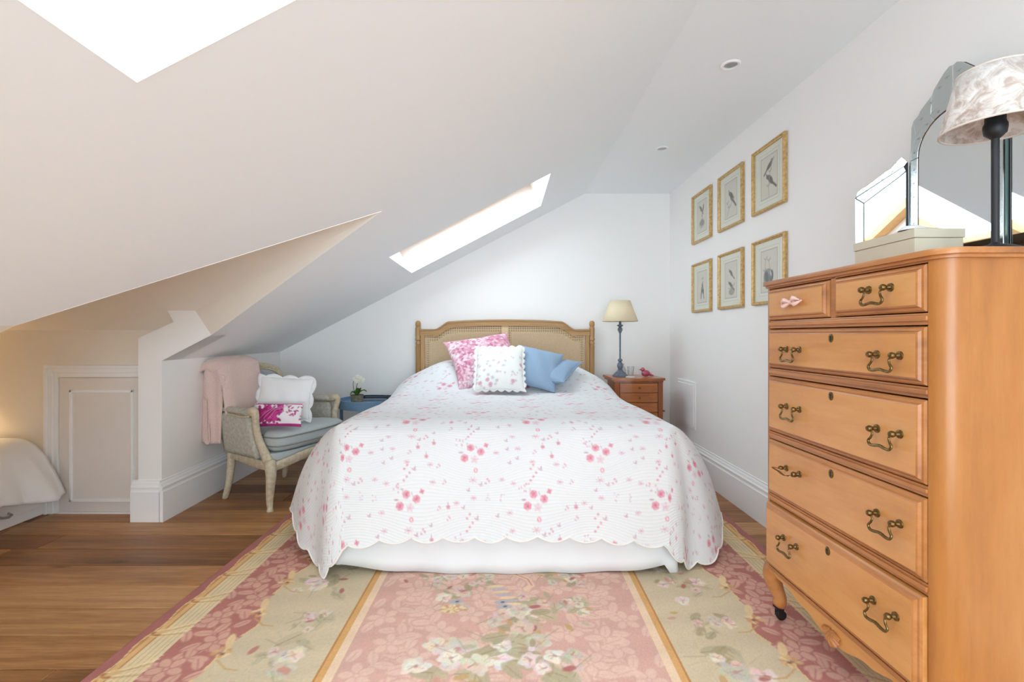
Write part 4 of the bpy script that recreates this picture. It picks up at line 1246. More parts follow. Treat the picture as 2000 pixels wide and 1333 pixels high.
v = RV0
n_ = 0
while v < RV1:
    for sg in (-1, 1):
        damask(sg * (1.060 if n_ % 2 else 0.985), v, 1.25, PINK_L, sg if n_ % 2 == 0 else -sg, PINK_F)
        rc.leaf(sg * (0.96 if n_ % 2 else 1.09), v, 0.07, 1.0 if sg > 0 else 2.1, PINK_L, 0.42, 1, PINK_F); rc.leaf(sg * (0.975 if n_ % 2 else 1.075), v - 0.05, 0.06, 2.4 if sg > 0 else 0.8, PINK_L, 0.42, 1, PINK_F)
    v += 0.135; n_ += 1
PB, PLt = (222, 178, 162), (234, 198, 180)
for n_, v in enumerate(np.arange(RV0, RV1, 0.155)):
    for sg in (-1, 1):
        o_ = 0.06 * (n_ % 2)
        damask(sg * (0.450 - o_), v, 1.25, PLt, -sg, PB); damask(sg * (0.285 - o_), v + 0.075, 1.3, PLt, sg, PB); damask(sg * (0.125 - o_ * 0.5), v + 0.02, 1.15, PLt, -sg, PB)
        rc.leaf(sg * 0.50, v + 0.06, 0.07, 1.2, PLt, 0.42, 1, PB); rc.leaf(sg * 0.36, v + 0.02, 0.07, 0.4, PLt, 0.42, 1, PB); rc.leaf(sg * 0.20, v + 0.03, 0.065, 2.4, PLt, 0.42, 1, PB)
# re-lay the edges the flowers grew over
m_ = (AU > 0.520) & (AU <= 0.549); rc.a[m_] = lin(242, 214, 182); m_ = (AU > 0.549) & (AU <= 0.578); rc.a[m_] = lin(224, 174, 112)
m_ = (AU > 0.570) & (AU <= 0.578); rc.a[m_] = lin(198, 142, 84)
m_ = (AU > 0.578) & (AU <= 0.918 + wav); rc.a[m_] = lin(217, 201, 168)
m_ = (AU > 1.122) & (AU <= 1.205); rc.a[m_] = lin(232, 214, 174)
for k in (1.190, 1.172, 1.154, 1.138): rc.a[np.abs(AU - k) < 0.0022] = lin(208, 184, 142)
m_ = (AU > 1.205) & (AU <= e1_); rc.a[m_] = lin(206, 152, 98); m_ = (AU <= 1.230) & (AU > 1.214); rc.a[m_] = lin(228, 188, 130)
m_ = (AU <= e1_) & (AU > e1_ - 0.006); rc.a[m_] = lin(232, 196, 140)
# ribbon ties across the fluted border
for v in np.arange(RV0 + 0.07, RV1, 0.21):
    for sg in (-1, 1):
        for k in range(7):
            a = (k - 3) * 0.009
            rc.line([(sg * 1.238, v + a * 0.5), (sg * 1.19, v + 0.012 + a), (sg * 1.118, v + 0.045 + a * 2.0)], 0.006, ((238, 212, 160), (214, 166, 112), (244, 226, 186))[k % 3], 0.85)
        rc.ell(sg * 1.225, v, 0.022, 0.010, 0.4 * sg, (188, 128, 80)); rc.leaf(sg * 1.23, v, 0.05, PI - 0.5 if sg > 0 else 0.5, (228, 190, 136), 0.35)
# bouquets along the beige bands and down the centre
CREAMS = [(238, 226, 206), (232, 204, 190), (226, 214, 198), (240, 222, 214), (216, 208, 190)]
GREENS = [(188, 178, 144), (198, 190, 160), (178, 164, 130), (204, 190, 156)]
ACC = [(198, 132, 124), (214, 160, 140), (184, 110, 108), (206, 170, 116)]
def bouquet(x, yy, s, sg=1, white=False):
    for k in range(7): rc.leaf(x + rr.gauss(0, 0.03 * s), yy + rr.gauss(0, 0.03 * s), 0.07 * s * rr.uniform(0.6, 1.2), rr.random() * 6.3, rr.choice(GREENS), 0.42, 0.8, (170, 152, 116))
    for k in range(5):
        cx, cy = x + rr.gauss(0, 0.036 * s), yy + rr.gauss(0, 0.042 * s); R = 0.036 * s * rr.uniform(0.6, 1.15)
        c1 = (244, 236, 224) if white and k % 2 else rr.choice(CREAMS)
        for ring_ in (1.0, 0.62):
            for q in range(7):
                a = rr.random() * 6.3
                rc.ell(cx + 0.52 * R * ring_ * math.cos(a), cy + 0.52 * R * ring_ * math.sin(a), 0.46 * R * rr.uniform(0.7, 1.1), 0.30 * R, a + rr.gauss(0, 0.5), tuple(min(255, max(0, v_ + rr.randint(-14, 8))) for v_ in c1), 0.85)
        for q in range(5): a = rr.random() * 6.3; rc.line([(cx + R * 0.15 * math.cos(a), cy + R * 0.15 * math.sin(a)), (cx + R * 0.5 * math.cos(a + .3), cy + R * 0.5 * math.sin(a + .3))], 0.004, rr.choice(ACC), 0.5)
        rc.ell(cx, cy, R * 0.16, R * 0.12, rr.random() * 3, rr.choice(ACC), 0.7)
    for k in range(5): rc.leaf(x + rr.gauss(0, 0.05 * s), yy + rr.gauss(0, 0.05 * s), 0.035 * s, rr.random() * 6.3, rr.choice(ACC + GREENS), 0.4, 0.9)
    for k in range(4):
        a = rr.random() * 6.3; rc.line([(x + 0.05 * s * math.cos(a), yy + 0.05 * s * math.sin(a)), (x + 0.10 * s * math.cos(a + .3), yy + 0.10 * s * math.sin(a + .3))], 0.004, rr.choice(GREENS), 0.8)
for v, s in ((0.75, 1.2), (1.05, 1.1), (1.33, 1.0), (1.56, 1.35), (1.78, 0.95), (2.03, 1.15), (2.20, 0.9), (2.45, 1.1), (2.8, 1.1), (3.1, 1.0)):
    for sg in (-1, 1): bouquet(sg * (0.735 + rr.uniform(-0.03, 0.03)), v, s, sg)
for v in np.arange(RV0 + 0.1, RV1, 0.23):        # scrolls where beige meets rose
    for sg in (-1, 1):
        x = sg * 0.925
        for k in range(10): a = k * 0.55; rc.ell(x + sg * 0.03 * (1 - k / 12) * math.cos(a), v + 0.034 * (1 - k / 12) * math.sin(a), 0.013, 0.008, a, rr.choice([(238, 216, 170), (226, 190, 132), (216, 168, 118)]), 0.9)
        rc.ell(x, v, 0.008, 0.006, 0, (120, 82, 62), 0.8); rc.leaf(x, v + 0.03, 0.08, 1.2 if sg > 0 else 1.9, (236, 208, 160), 0.3); rc.line([(x, v - 0.03), (x - sg * 0.05, v - 0.07), (x - sg * 0.09, v - 0.075)], 0.006, (208, 170, 116))
for (x, yy, s, w_) in ((0.0, 1.58, 1.9, True), (0.07, 1.66, 1.5, True), (-0.13, 1.53, 1.5, True), (0.17, 1.52, 1.4, True), (0.02, 1.80, 1.3, False), (0.10, 1.86, 1.4, False), (-0.20, 1.93, 1.0, False), (0.27, 1.88, 1.0, False), (-0.28, 2.08, 0.9, False), (0.28, 2.10, 1.0, False), (-0.12, 2.08, 0.9, False), (0.2, 2.14, 0.9, False), (-0.05, 1.38, 1.2, False), (0.1, 1.1, 1.3, False), (-0.1, 0.9, 1.2, False)):
    bouquet(x, yy, s, 1, w_)
for k in range(7): rc.ell(-0.035 + 0.012 * k, 2.02 - 0.022 * k, 0.036, 0.010, 0.1, (202, 190, 196) if k % 2 else (240, 214, 176), 0.95)
for x, yy in ((-0.19, 1.90), (-0.01, 1.90), (0.0, 1.87)): rc.ell(x, yy, 0.030, 0.014, 0.2, (188, 184, 190)); rc.ell(x + 0.005, yy, 0.008, 0.006, 0.4, (104, 112, 120))
rc.line([(0.0, 2.16), (0.05, 2.12), (0.10, 2.08), (0.115, 2.03), (0.09, 2.0)], 0.026, (240, 206, 180)); rc.line([(0.0, 2.16), (0.05, 2.12), (0.10, 2.08), (0.115, 2.03)], 0.005, (206, 128, 108))
for k in range(26):
    a = k * 0.36; rc.ell(-0.20 + 0.05 * (1 - k / 30) * math.cos(a), 1.845 + 0.028 * (1 - k / 30) * math.sin(a), 0.010, 0.006, a, (240, 218, 170) if k % 3 else (214, 168, 116))
rc.a *= (1 + RNG.normal(0, 0.035, U.shape))[..., None]
rc.a = np.clip(rc.a * (1 + 0.03 * np.sin(V * 41 + 2 * np.sin(U * 5)))[..., None], 0, 1)
rz_ = np.full(U.shape, 0.0052); rz_[0] = rz_[-1] = 0.0004; rz_[:, 0] = rz_[:, -1] = 0.0004
ang_r = math.radians(-1.3)
cxr, cyr = 0.012, 1.95
XR_ = cxr + (U) * math.cos(ang_r) - (V - cyr) * math.sin(ang_r); YR_ = cyr + U * math.sin(ang_r) + (V - cyr) * math.cos(ang_r)
rug = numpy_mesh('area_rug', np.stack([XR_, YR_, rz_], -1), M['rug'], None, rc.a)
tag(rug, 'large faded pink and beige floral woven rug under the bed', 'rug')

# ------------------------------------------------------------------ framed bird prints
def bird_print(kind):
    w, h = 0.27, 0.31
    c = Canvas(-w / 2, w / 2, -h / 2, h / 2, 90, 104, (244, 237, 220))
    fx0, fy0 = 0.085, 0.118
    for a, b, wd, col in ((0.092, 0.125, 0.0028, (196, 200, 190)),):
        c.line([(-a, -b), (a, -b), (a, b), (-a, b), (-a, -b)], wd, col, 0.8)
    c.a[(np.abs(c.v)[:, None] < 0.108) & (np.abs(c.u)[None] < 0.075)] = lin(230, 218, 202)
    c.line([(-0.075, -0.108), (0.075, -0.108), (0.075, 0.108), (-0.075, 0.108), (-0.075, -0.108)], 0.003, (150, 146, 138))
    G, Gl = (112, 104, 100), (168, 160, 150)
    def bird(x, yy, s, a, col=G):
        ca, sa = math.cos(a), math.sin(a)
        f = lambda p, q: (x + s * (p * ca - q * sa), yy + s * (p * sa + q * ca))
        c.ell(*f(0, 0), 0.030 * s, 0.014 * s, a, col); c.ell(*f(0.028, 0.006), 0.012 * s, 0.010 * s, a, col)
        c.line([f(-0.02, 0), f(-0.065, -0.006)], 0.011 * s, col); c.line([f(0.036, 0.006), f(0.050, 0.004)], 0.005 * s, col)
        c.line([f(-0.03, 0.004), f(0.01, -0.004)], 0.006 * s, (84, 78, 76), 0.8)
    def twig(pts):
        c.line(pts, 0.0035, Gl)
        for p in pts[1:]: c.leaf(p[0], p[1], 0.024, 0.8, Gl, 0.3, 0.8); c.leaf(p[0], p[1], 0.020, 2.5, Gl, 0.3, 0.8)
    if kind == 0: bird(-0.015, 0.052, 0.8, 2.2); bird(0.018, 0.045, 0.75, 1.1); twig([(-0.02, -0.09), (0.0, -0.03), (0.01, 0.04)]); c.ell(0.0, -0.045, 0.034, 0.020, 0, G, 0.8); c.ell(0.0, -0.05, 0.045, 0.03, 0, Gl, 0.5)
    if kind == 1: bird(0.012, 0.010, 1.2, 2.15); twig([(-0.05, -0.10), (-0.02, -0.05), (0.03, -0.01)]); twig([(-0.02, -0.05), (-0.04, -0.02)])
    if kind == 2: bird(0.005, 0.055, 0.95, 0.55); bird(0.012, -0.018, 1.1, 2.3); twig([(0.0, -0.10), (-0.005, -0.05), (0.01, 0.02), (0.03, 0.07)])
    if kind == 3: bird(0.002, -0.015, 1.0, 1.2); bird(0.018, -0.030, 0.8, 1.75); twig([(-0.03, -0.06), (0.0, -0.02), (0.01, 0.05)])
    if kind == 4: bird(0.005, 0.04, 0.8, 2.3); bird(0.0, -0.03, 0.8, 2.4); c.ell(0.01, -0.07, 0.035, 0.022, 0.1, G, 0.6); twig([(-0.03, -0.05), (0.03, -0.04)])
    if kind == 5: c.ell(-0.005, -0.03, 0.045, 0.042, 0, (132, 130, 130), 0.85); c.ell(-0.02, -0.03, 0.018, 0.032, 0.3, (96, 96, 98)); c.ell(0.022, -0.028, 0.016, 0.03, -0.2, (86, 86, 90)); c.ell(0.016, -0.015, 0.006, 0.016, 0.3, (226, 222, 214)); twig([(-0.05, -0.06), (-0.04, 0.0), (-0.03, 0.06)]); twig([(0.02, -0.05), (0.0, 0.05)])
    return c
PW, PH = 0.325, 0.366
labs = ['gilt framed bird print, top row, farthest from the viewer', 'gilt framed print of a single bird on a branch, top row, middle', 'gilt framed print of two birds, top row, nearest the viewer',
        'gilt framed bird print, bottom row, farthest from the viewer', 'gilt framed bird print, bottom row, middle', 'gilt framed bird print, bottom row, partly behind the tall chest']
for k in range(6):
    yc = (3.525, 3.082, 2.643)[k % 3]; zt = 2.115 if k < 3 else 1.597
    zc = zt - PH / 2
    t = thing('picture_frame', labs[k], 'picture', (XR - 0.001, yc, zt - PH), group='framed bird prints')
    f = MB()
    sec = [(0.0, 0.001), (0.0, 0.016), (0.004, 0.021), (0.010, 0.021), (0.013, 0.016), (0.018, 0.013), (0.019, 0.004)]
    ring = []
    for ins, d in sec:
        a, b = PW / 2 - ins, PH / 2 - ins
        ring.append([(XR - d, yc - a, zc - b), (XR - d, yc + a, zc - b), (XR - d, yc + a, zc + b), (XR - d, yc - a, zc + b)])
    f.sheet(ring, closed_u=True)
    f.build('frame', M['gold'], t)
    c = bird_print(k)
    nu, nv = len(c.u), len(c.v)
    UU, VV = np.meshgrid(c.u, c.v)
    P = np.stack([np.full(UU.shape, XR - 0.006), yc - UU * (PW - 0.034) / 0.27, zc + VV * (PH - 0.034) / 0.31], -1)
    numpy_mesh('print', P, M['paper'], t, c.a)
    MB().box(XR - 0.0085, XR - 0.0075, yc - PW / 2 + 0.018, yc + PW / 2 - 0.018, zc - PH / 2 + 0.018, zc + PH / 2 - 0.018).build('glazing', M['pane'], t)

# ------------------------------------------------------------------ bedside chest on the right
NX0, NX1, NY0, NY1, NZT = 0.884, 1.262, 3.765, 4.10, 0.724
ncx = (NX0 + NX1) / 2
ns_ = thing('bedside_chest', 'small reddish wooden bedside chest with three bowed drawers', 'bedside table', (ncx, 3.93, 0))
def bow(x, d=0.03): return NY0 - d * (1 - ((x - ncx) / ((NX1 - NX0) / 2)) ** 2)
def bowpoly(x0, x1, off, back, n=16): return [(x0 + (x1 - x0) * i / n, bow(x0 + (x1 - x0) * i / n) + off) for i in range(n + 1)] + [(x1, back), (x0, back)]
MB().prism(bowpoly(NX0 - 0.018, NX1 + 0.018, -0.018, NY1), 'Z', NZT - 0.018, NZT).build('top', M['cherry'], ns_, bevel=0.006, seg=3)
MB().prism(bowpoly(NX0 - 0.006, NX1 + 0.006, -0.006, NY1), 'Z', NZT - 0.034, NZT - 0.018).build('top_moulding', M['cherry_z'], ns_, bevel=0.004)
MB().prism(bowpoly(NX0 + 0.02, NX1 - 0.02, 0.014, NY1 - 0.005), 'Z', 0.30, NZT - 0.034).build('carcass', M['cherry_z'], ns_)
for x in (NX0 + 0.019, NX1 - 0.019):
    MB().box(x - 0.019, x + 0.019, NY0 - 0.012, NY0 + 0.03, 0.27, NZT - 0.034).build('corner_post', M['cherry_z'], ns_, bevel=0.004)
zt = NZT - 0.040
for k in range(5):
    z1 = zt - k * 0.076; z0 = z1 - 0.070
    d = MB().prism(bowpoly(NX0 + 0.042, NX1 - 0.042, 0.000, NY0 + 0.02), 'Z', z0, z1).build('drawer', M['cherry'], ns_, bevel=0.004)
    MB().ball((ncx, bow(ncx) - 0.008, (z0 + z1) / 2), 0.008).build('knob', M['brass'], d, smooth=True)
MB().prism(bowpoly(NX0 - 0.008, NX1 + 0.008, -0.010, NY1), 'Z', 0.262, 0.286).build('bottom_moulding', M['cherry_z'], ns_, bevel=0.006, seg=3)
MB().box(NX1 - 0.004, NX1 + 0.014, NY0 - 0.02, NY0 + 0.03, 0.46, 0.475).build('side_moulding', M['cherry_z'], ns_, bevel=0.006)
for x in (NX0 + 0.022, NX1 - 0.022):
    for yy in (NY0 + 0.01, NY1 - 0.025):
        MB().lathe([(0.010, 0.0), (0.014, 0.02), (0.012, 0.10), (0.019, 0.18), (0.020, 0.262)], (x, yy, 0), 14).build('leg', M['cherry_z'], ns_, smooth=True)

lp = thing('table_lamp', 'slender blue-grey table lamp with cream cone shade on the bedside chest', 'lamp', (0.963, 3.90, NZT))
c = (0.963, 3.90, NZT)
MB().lathe([(0.062, 0.0005), (0.062, 0.012), (0.054, 0.020), (0.034, 0.038), (0.022, 0.050), (0.020, 0.058)], c, 6).build('lamp_base', M['bluegrey'], lp)
MB().lathe([(0.012, 0.056), (0.018, 0.066), (0.024, 0.085), (0.022, 0.104), (0.012, 0.116), (0.010, 0.120), (0.018, 0.126), (0.018, 0.138), (0.008, 0.146), (0.0072, 0.150), (0.0066, 0.352), (0.012, 0.358), (0.012, 0.364), (0.018, 0.372), (0.020, 0.386), (0.013, 0.398), (0.010, 0.402), (0.024, 0.412), (0.024, 0.418), (0.010, 0.422), (0.010, 0.46), (0.0, 0.46)], c, 20).build('stem', M['bluegrey'], lp, smooth=True)
sh_ = MB().lathe([(0.141, 0.446), (0.079, 0.614)], c, 56); sh_.f = sh_.f[:56]
so = sh_.build('lamp_shade', M['linen'], lp, smooth='all', solid=0.003)
MB().lathe([(0.0, 0.46), (0.016, 0.465), (0.026, 0.50), (0.02, 0.53), (0.0, 0.545)], c, 14).build('bulb', M['bulb'], lp, smooth=True)
cb = MB()
for k in range(3):
    a = 2 * PI * k / 3 + 0.4; cb.tube([(c[0], c[1], c[2] + 0.555), (c[0] + 0.099 * math.cos(a), c[1] + 0.099 * math.sin(a), c[2] + 0.556)], 0.0014, 5)
cb.tube([(c[0], c[1], c[2] + 0.54), (c[0], c[1], c[2] + 0.558)], 0.003, 6)
cb.build('shade_carrier', M['steel'], so)['kind'] = 'stuff'
cst = MB().lathe([(0.040, 0.0006), (0.041, 0.003), (0.040, 0.005), (0, 0.005)], (1.032, 3.84, NZT), 24).build('coaster', M['white_cotton'], smooth=True)
tag(cst, 'small white round coaster under the drinking glass', 'coaster')
gl = MB().lathe([(0.0, 0.0056), (0.019, 0.0056), (0.021, 0.009), (0.027, 0.088), (0.0255, 0.088), (0.0195, 0.017), (0.0, 0.015)], (1.032, 3.84, NZT), 24).build('drinking_glass', M['tumbler'], smooth=True)
tag(gl, 'clear empty drinking glass on the bedside chest', 'glass')
ca = MB().lathe([(0.0, 0.0006), (0.024, 0.0006), (0.028, 0.006), (0.028, 0.048), (0.020, 0.066), (0.011, 0.080), (0.010, 0.094), (0.014, 0.100), (0.012, 0.100), (0.0085, 0.094), (0.009, 0.080), (0.018, 0.065), (0.026, 0.048), (0.026, 0.008), (0.0, 0.006)], (1.005, 3.985, NZT), 24).build('glass_carafe', M['tumbler'], smooth=True)
tag(ca, 'small clear glass bottle behind the drinking glass', 'bottle')
M['pinkglass'] = plain('pink_glass', (196, 84, 116), 0.15, 0.0, coat=0.6)
M['pinkglass'].node_tree.nodes['Principled BSDF'].inputs['Transmission Weight'].default_value = 0.25
bd = thing('bird_ornament', 'small pink glass bird ornament on the bedside chest', 'ornament', (1.165, 3.88, NZT))
b_ = (1.165, 3.88, NZT)
MB().ball((b_[0], b_[1], b_[2] + 0.028), 0.036, 0.022, 0.027).build('body', M['pinkglass'], bd, smooth='all')
MB().ball((b_[0] - 0.024, b_[1], b_[2] + 0.058), 0.018, 0.016, 0.018).build('head', M['pinkglass'], bd, smooth='all')
MB().lathe([(0.006, 0), (0.0, 0.016)], (0, 0, 0), 8).move(Matrix.Translation((b_[0] - 0.040, b_[1], b_[2] + 0.058)) @ Matrix.Rotation(-PI / 2, 4, 'Y')).build('beak', M['pinkglass'], bd, smooth=True)
MB().tube([(b_[0] + 0.024, b_[1], b_[2] + 0.024), (b_[0] + 0.045, b_[1], b_[2] + 0.013), (b_[0] + 0.062, b_[1], b_[2] + 0.009)], [0.014, 0.010, 0.006], 10).build('tail', M['pinkglass'], bd, smooth=True)
# ------------------------------------------------------------------ blue side table with its plant
stx, sty, stz, sr = -1.075, 3.90, 0.52, 0.232
st = thing('side_table', 'blue painted round tray-top side table behind the armchair', 'side table', (stx, sty, 0))
MB().lathe([(0.0, stz - 0.018), (sr - 0.006, stz - 0.018), (sr - 0.006, stz), (0.0, stz)], (stx, sty, 0), 48).build('table_top', M['bluepaint'], st, smooth=True)
MB().lathe([(sr - 0.006, stz - 0.040), (sr, stz - 0.040), (sr + 0.002, stz + 0.026), (sr - 0.006, stz + 0.028), (sr - 0.0065, stz - 0.040)], (stx, sty, 0), 48).build('gallery', M['bluepaint'], st, smooth=True)
for k in range(4):
    a = PI / 4 * (2 * k + 1) + PI / 4
    x, yy = stx + (sr - 0.012) * math.cos(a), sty + (sr - 0.012) * math.sin(a)
    MB().box(x - 0.011, x + 0.011, yy - 0.011, yy + 0.011, 0, stz - 0.0185).build('leg', M['bluepaint'], st, bevel=0.003)
MB().lathe([(0.0, 0.17), (sr - 0.03, 0.17), (sr - 0.03, 0.184), (0.0, 0.184)], (stx, sty, 0), 36).build('shelf', M['bluepaint'], st, smooth=True)
ty = thing('small_tray', 'dark-rimmed little tray at the back of the blue side table', 'tray', (-1.04, 3.99, stz))
MB().box(-1.15, -0.93, 3.93, 4.05, stz + 0.0005, stz + 0.008).build('tray_base', M['bluegrey'], ty, bevel=0.002)
MB().tube([(-1.15, 3.93, stz + 0.030), (-0.93, 3.93, stz + 0.030), (-0.93, 4.05, stz + 0.030), (-1.15, 4.05, stz + 0.030)], 0.005, 8, closed=True).build('rim', M['black'], ty, smooth=True)
for k, (x, yy) in enumerate(((-1.15, 3.93), (-0.93, 3.93), (-0.93, 4.05), (-1.15, 4.05))):
    MB().tube([(x, yy, stz + 0.004), (x, yy, stz + 0.030)], 0.004, 8).build('rim_post', M['black'], ty, smooth=True)
orp = (-1.130, 3.77, stz)
pt = thing('potted_orchid', 'little white flowering orchid in a mottled grey pot on the blue table', 'plant', orp)
MB().lathe([(0.042, 0.0006), (0.044, 0.004), (0.049, 0.068), (0.051, 0.074), (0.047, 0.074), (0.045, 0.064), (0.0, 0.064)], orp, 28).build('pot', M['pot'], pt, smooth=True)
MB().lathe([(0.0, 0.070), (0.020, 0.070), (0.0445, 0.0645)], orp, 20).build('soil', M['soil'], pt, smooth=True)
def blade(p0, ang, L, w, droop, lift):
    P = []
    for i in range(9):
        t = i / 8; d = L * t
        c_ = Vector((p0[0] + math.cos(ang) * d, p0[1] + math.sin(ang) * d, p0[2] + lift * math.sin(t * PI * 0.6) - droop * t * t))
        s_ = Vector((-math.sin(ang), math.cos(ang), 0)) * (w * math.sin(PI * min(1, 0.08 + t * 0.92)) ** 0.7)
        P.append([c_ - s_, c_ - Vector((0, 0, w * 0.25)), c_ + s_])
    return MB().sheet(P)
for a, L, w, dr, lf in ((0.1, 0.075, 0.020, 0.02, 0.055), (-0.9, 0.06, 0.022, 0.01, 0.07), (2.6, 0.06, 0.018, 0.03, 0.05), (-2.2, 0.065, 0.018, 0.03, 0.045), (1.3, 0.07, 0.018, 0.02, 0.05)):
    blade((orp[0], orp[1], orp[2] + 0.068), a, L, w, dr, lf).build('leaf', M['leaf'], pt, smooth='all', solid=0.002)
for (dx, pts) in ((0, [(-0.010, 0, 0.066), (-0.028, 0, 0.13), (-0.026, 0, 0.18), (0.0, -0.01, 0.212), (0.035, -0.01, 0.205)]), (1, [(0.005, 0.005, 0.066), (-0.006, 0.005, 0.13), (0.012, 0.004, 0.172), (0.045, 0.0, 0.178)])):
    MB().tube([(orp[0] + x, orp[1] + yy, orp[2] + z) for x, yy, z in [tuple(p) for p in curve_pts(pts, 16)]], 0.0022, 6).build('stem', M['stem'], pt, smooth=True)
for (x, yy, z) in ((-0.018, -0.008, 0.196), (0.006, -0.014, 0.214), (0.030, -0.016, 0.207), (0.048, -0.012, 0.190), (0.018, -0.006, 0.186), (0.000, -0.012, 0.176), (0.036, -0.006, 0.172)):
    fl = MB()
    for k in range(5):
        a = 2 * PI * k / 5 + z * 40
        fl.ball((orp[0] + x + 0.009 * math.cos(a), orp[1] + yy, orp[2] + z + 0.009 * math.sin(a)), 0.008, 0.003, 0.008, 8, 5)
    fl.ball((orp[0] + x, orp[1] + yy - 0.003, orp[2] + z), 0.004, 0.004, 0.004, 8, 5)
    fl.build('flower', M['petal'], pt, smooth='all')

# ------------------------------------------------------------------ armchair (built in its own frame: x forward, y across, z up)
CHR = math.radians(-20)
ch = thing('armchair', 'carved armchair with pale blue-grey upholstery and distressed painted frame', 'armchair', (-1.468, 3.275, 0), CHR)
B = lambda mb, name, mat, par=ch, **k: mb.build(name, mat, par, local=True, **k)
for s in (-1, 1):
    p = curve_pts([(0.205, s * 0.335, 0.30), (0.232, s * 0.352, 0.235), (0.226, s * 0.350, 0.16), (0.208, s * 0.338, 0.08), (0.212, s * 0.340, 0.03), (0.216, s * 0.343, 0.0)], 22)
    rad = [0.036 - 0.019 * min(1, i / 17) + (0.003 if i > 18 else 0) for i in range(22)]
    B(MB().tube([tuple(q) for q in p], rad, 12), 'leg', M['chairwood'], smooth='all')
    p = curve_pts([(-0.215, s * 0.235, 0.30), (-0.220, s * 0.238, 0.20), (-0.232, s * 0.244, 0.10), (-0.255, s * 0.252, 0.0)], 16)
    B(MB().tube([tuple(q) for q in p], [0.028 - 0.010 * i / 15 for i in range(16)], 10), 'leg', M['chairwood'], smooth='all')
# seat rail: bowed front, shaped lower edge
def plan(t):
    """outline of the seat, t 0..1 from the rear left round the front to the rear right"""
    pts = curve_pts([(-0.235, -0.245, 0), (-0.05, -0.300, 0), (0.14, -0.345, 0), (0.225, -0.335, 0), (0.268, -0.20, 0), (0.280, 0, 0), (0.268, 0.20, 0), (0.225, 0.335, 0), (0.14, 0.345, 0), (-0.05, 0.300, 0), (-0.235, 0.245, 0)], 91)
    return pts
PL = plan(0)
rail_t = []
for j, (ins, z) in enumerate(((0.016, 0.0), (0.0, 0.006), (0.004, 0.030), (0.0, 0.045), (0.010, 0.052))):
    row_ = []
    for i, q in enumerate(PL):
        u = i / 90
        zb = 0.258 + 0.022 * math.cos((u - 0.5) * 2 * PI * 2.0) * (1 if 0.3 < u < 0.7 else 0.4)
        k = 1 - ins / 0.3
        row_.append((q.x * k, q.y * k, zb + z + (0 if j < 2 else 0) ))
    rail_t.append(row_)
B(MB().sheet(rail_t), 'seat_rail', M['chairwood'], smooth='all', solid=0.012)
B(MB().prism([(q.x * 0.955, q.y * 0.955) for q in PL[::2]], 'Z', 0.285, 0.345), 'seat_base', M['chairfab'], bevel=0.014, seg=3, smooth=True)
B(MB().tube([(q.x * 0.972, q.y * 0.972, 0.312 + 0.022 * math.cos((i / 90 - 0.5) * 4 * PI) * (1 if 0.3 < i / 90 < 0.7 else 0.4)) for i, q in enumerate(PL)], 0.004, 6), 'braid', M['piping'], smooth='all')
# loose seat cushion
cp = [(-0.20, -0.215), (0.0, -0.262), (0.11, -0.272), (0.125, -0.305), (0.235, -0.300), (0.272, -0.17), (0.280, 0), (0.272, 0.17), (0.235, 0.300), (0.125, 0.305), (0.11, 0.272), (0.0, 0.262), (-0.20, 0.215)]
cpp = [(q.x, q.y) for q in curve_pts([(a, b, 0) for a, b in cp], 80)]
rows = []
for k, z in ((0.0, 0.349), (0.90, 0.349), (0.975, 0.360), (1.0, 0.388), (1.0, 0.425), (0.985, 0.444), (0.93, 0.458), (0.80, 0.468), (0.5, 0.478), (0.0, 0.480)):
    rows.append([(0.03 + (a - 0.03) * k, b * k, z) for a, b in cpp])
sc_ = B(MB().sheet(rows, closed_u=True), 'seat_cushion', M['chairfab'], smooth='all')
for z in (0.384, 0.436):
    B(MB().tube([(0.03 + (a - 0.03) * 1.0, b * 1.0, z) for a, b in cpp], 0.0045, 6, closed=True), 'piping', M['piping'], sc_, smooth='all')
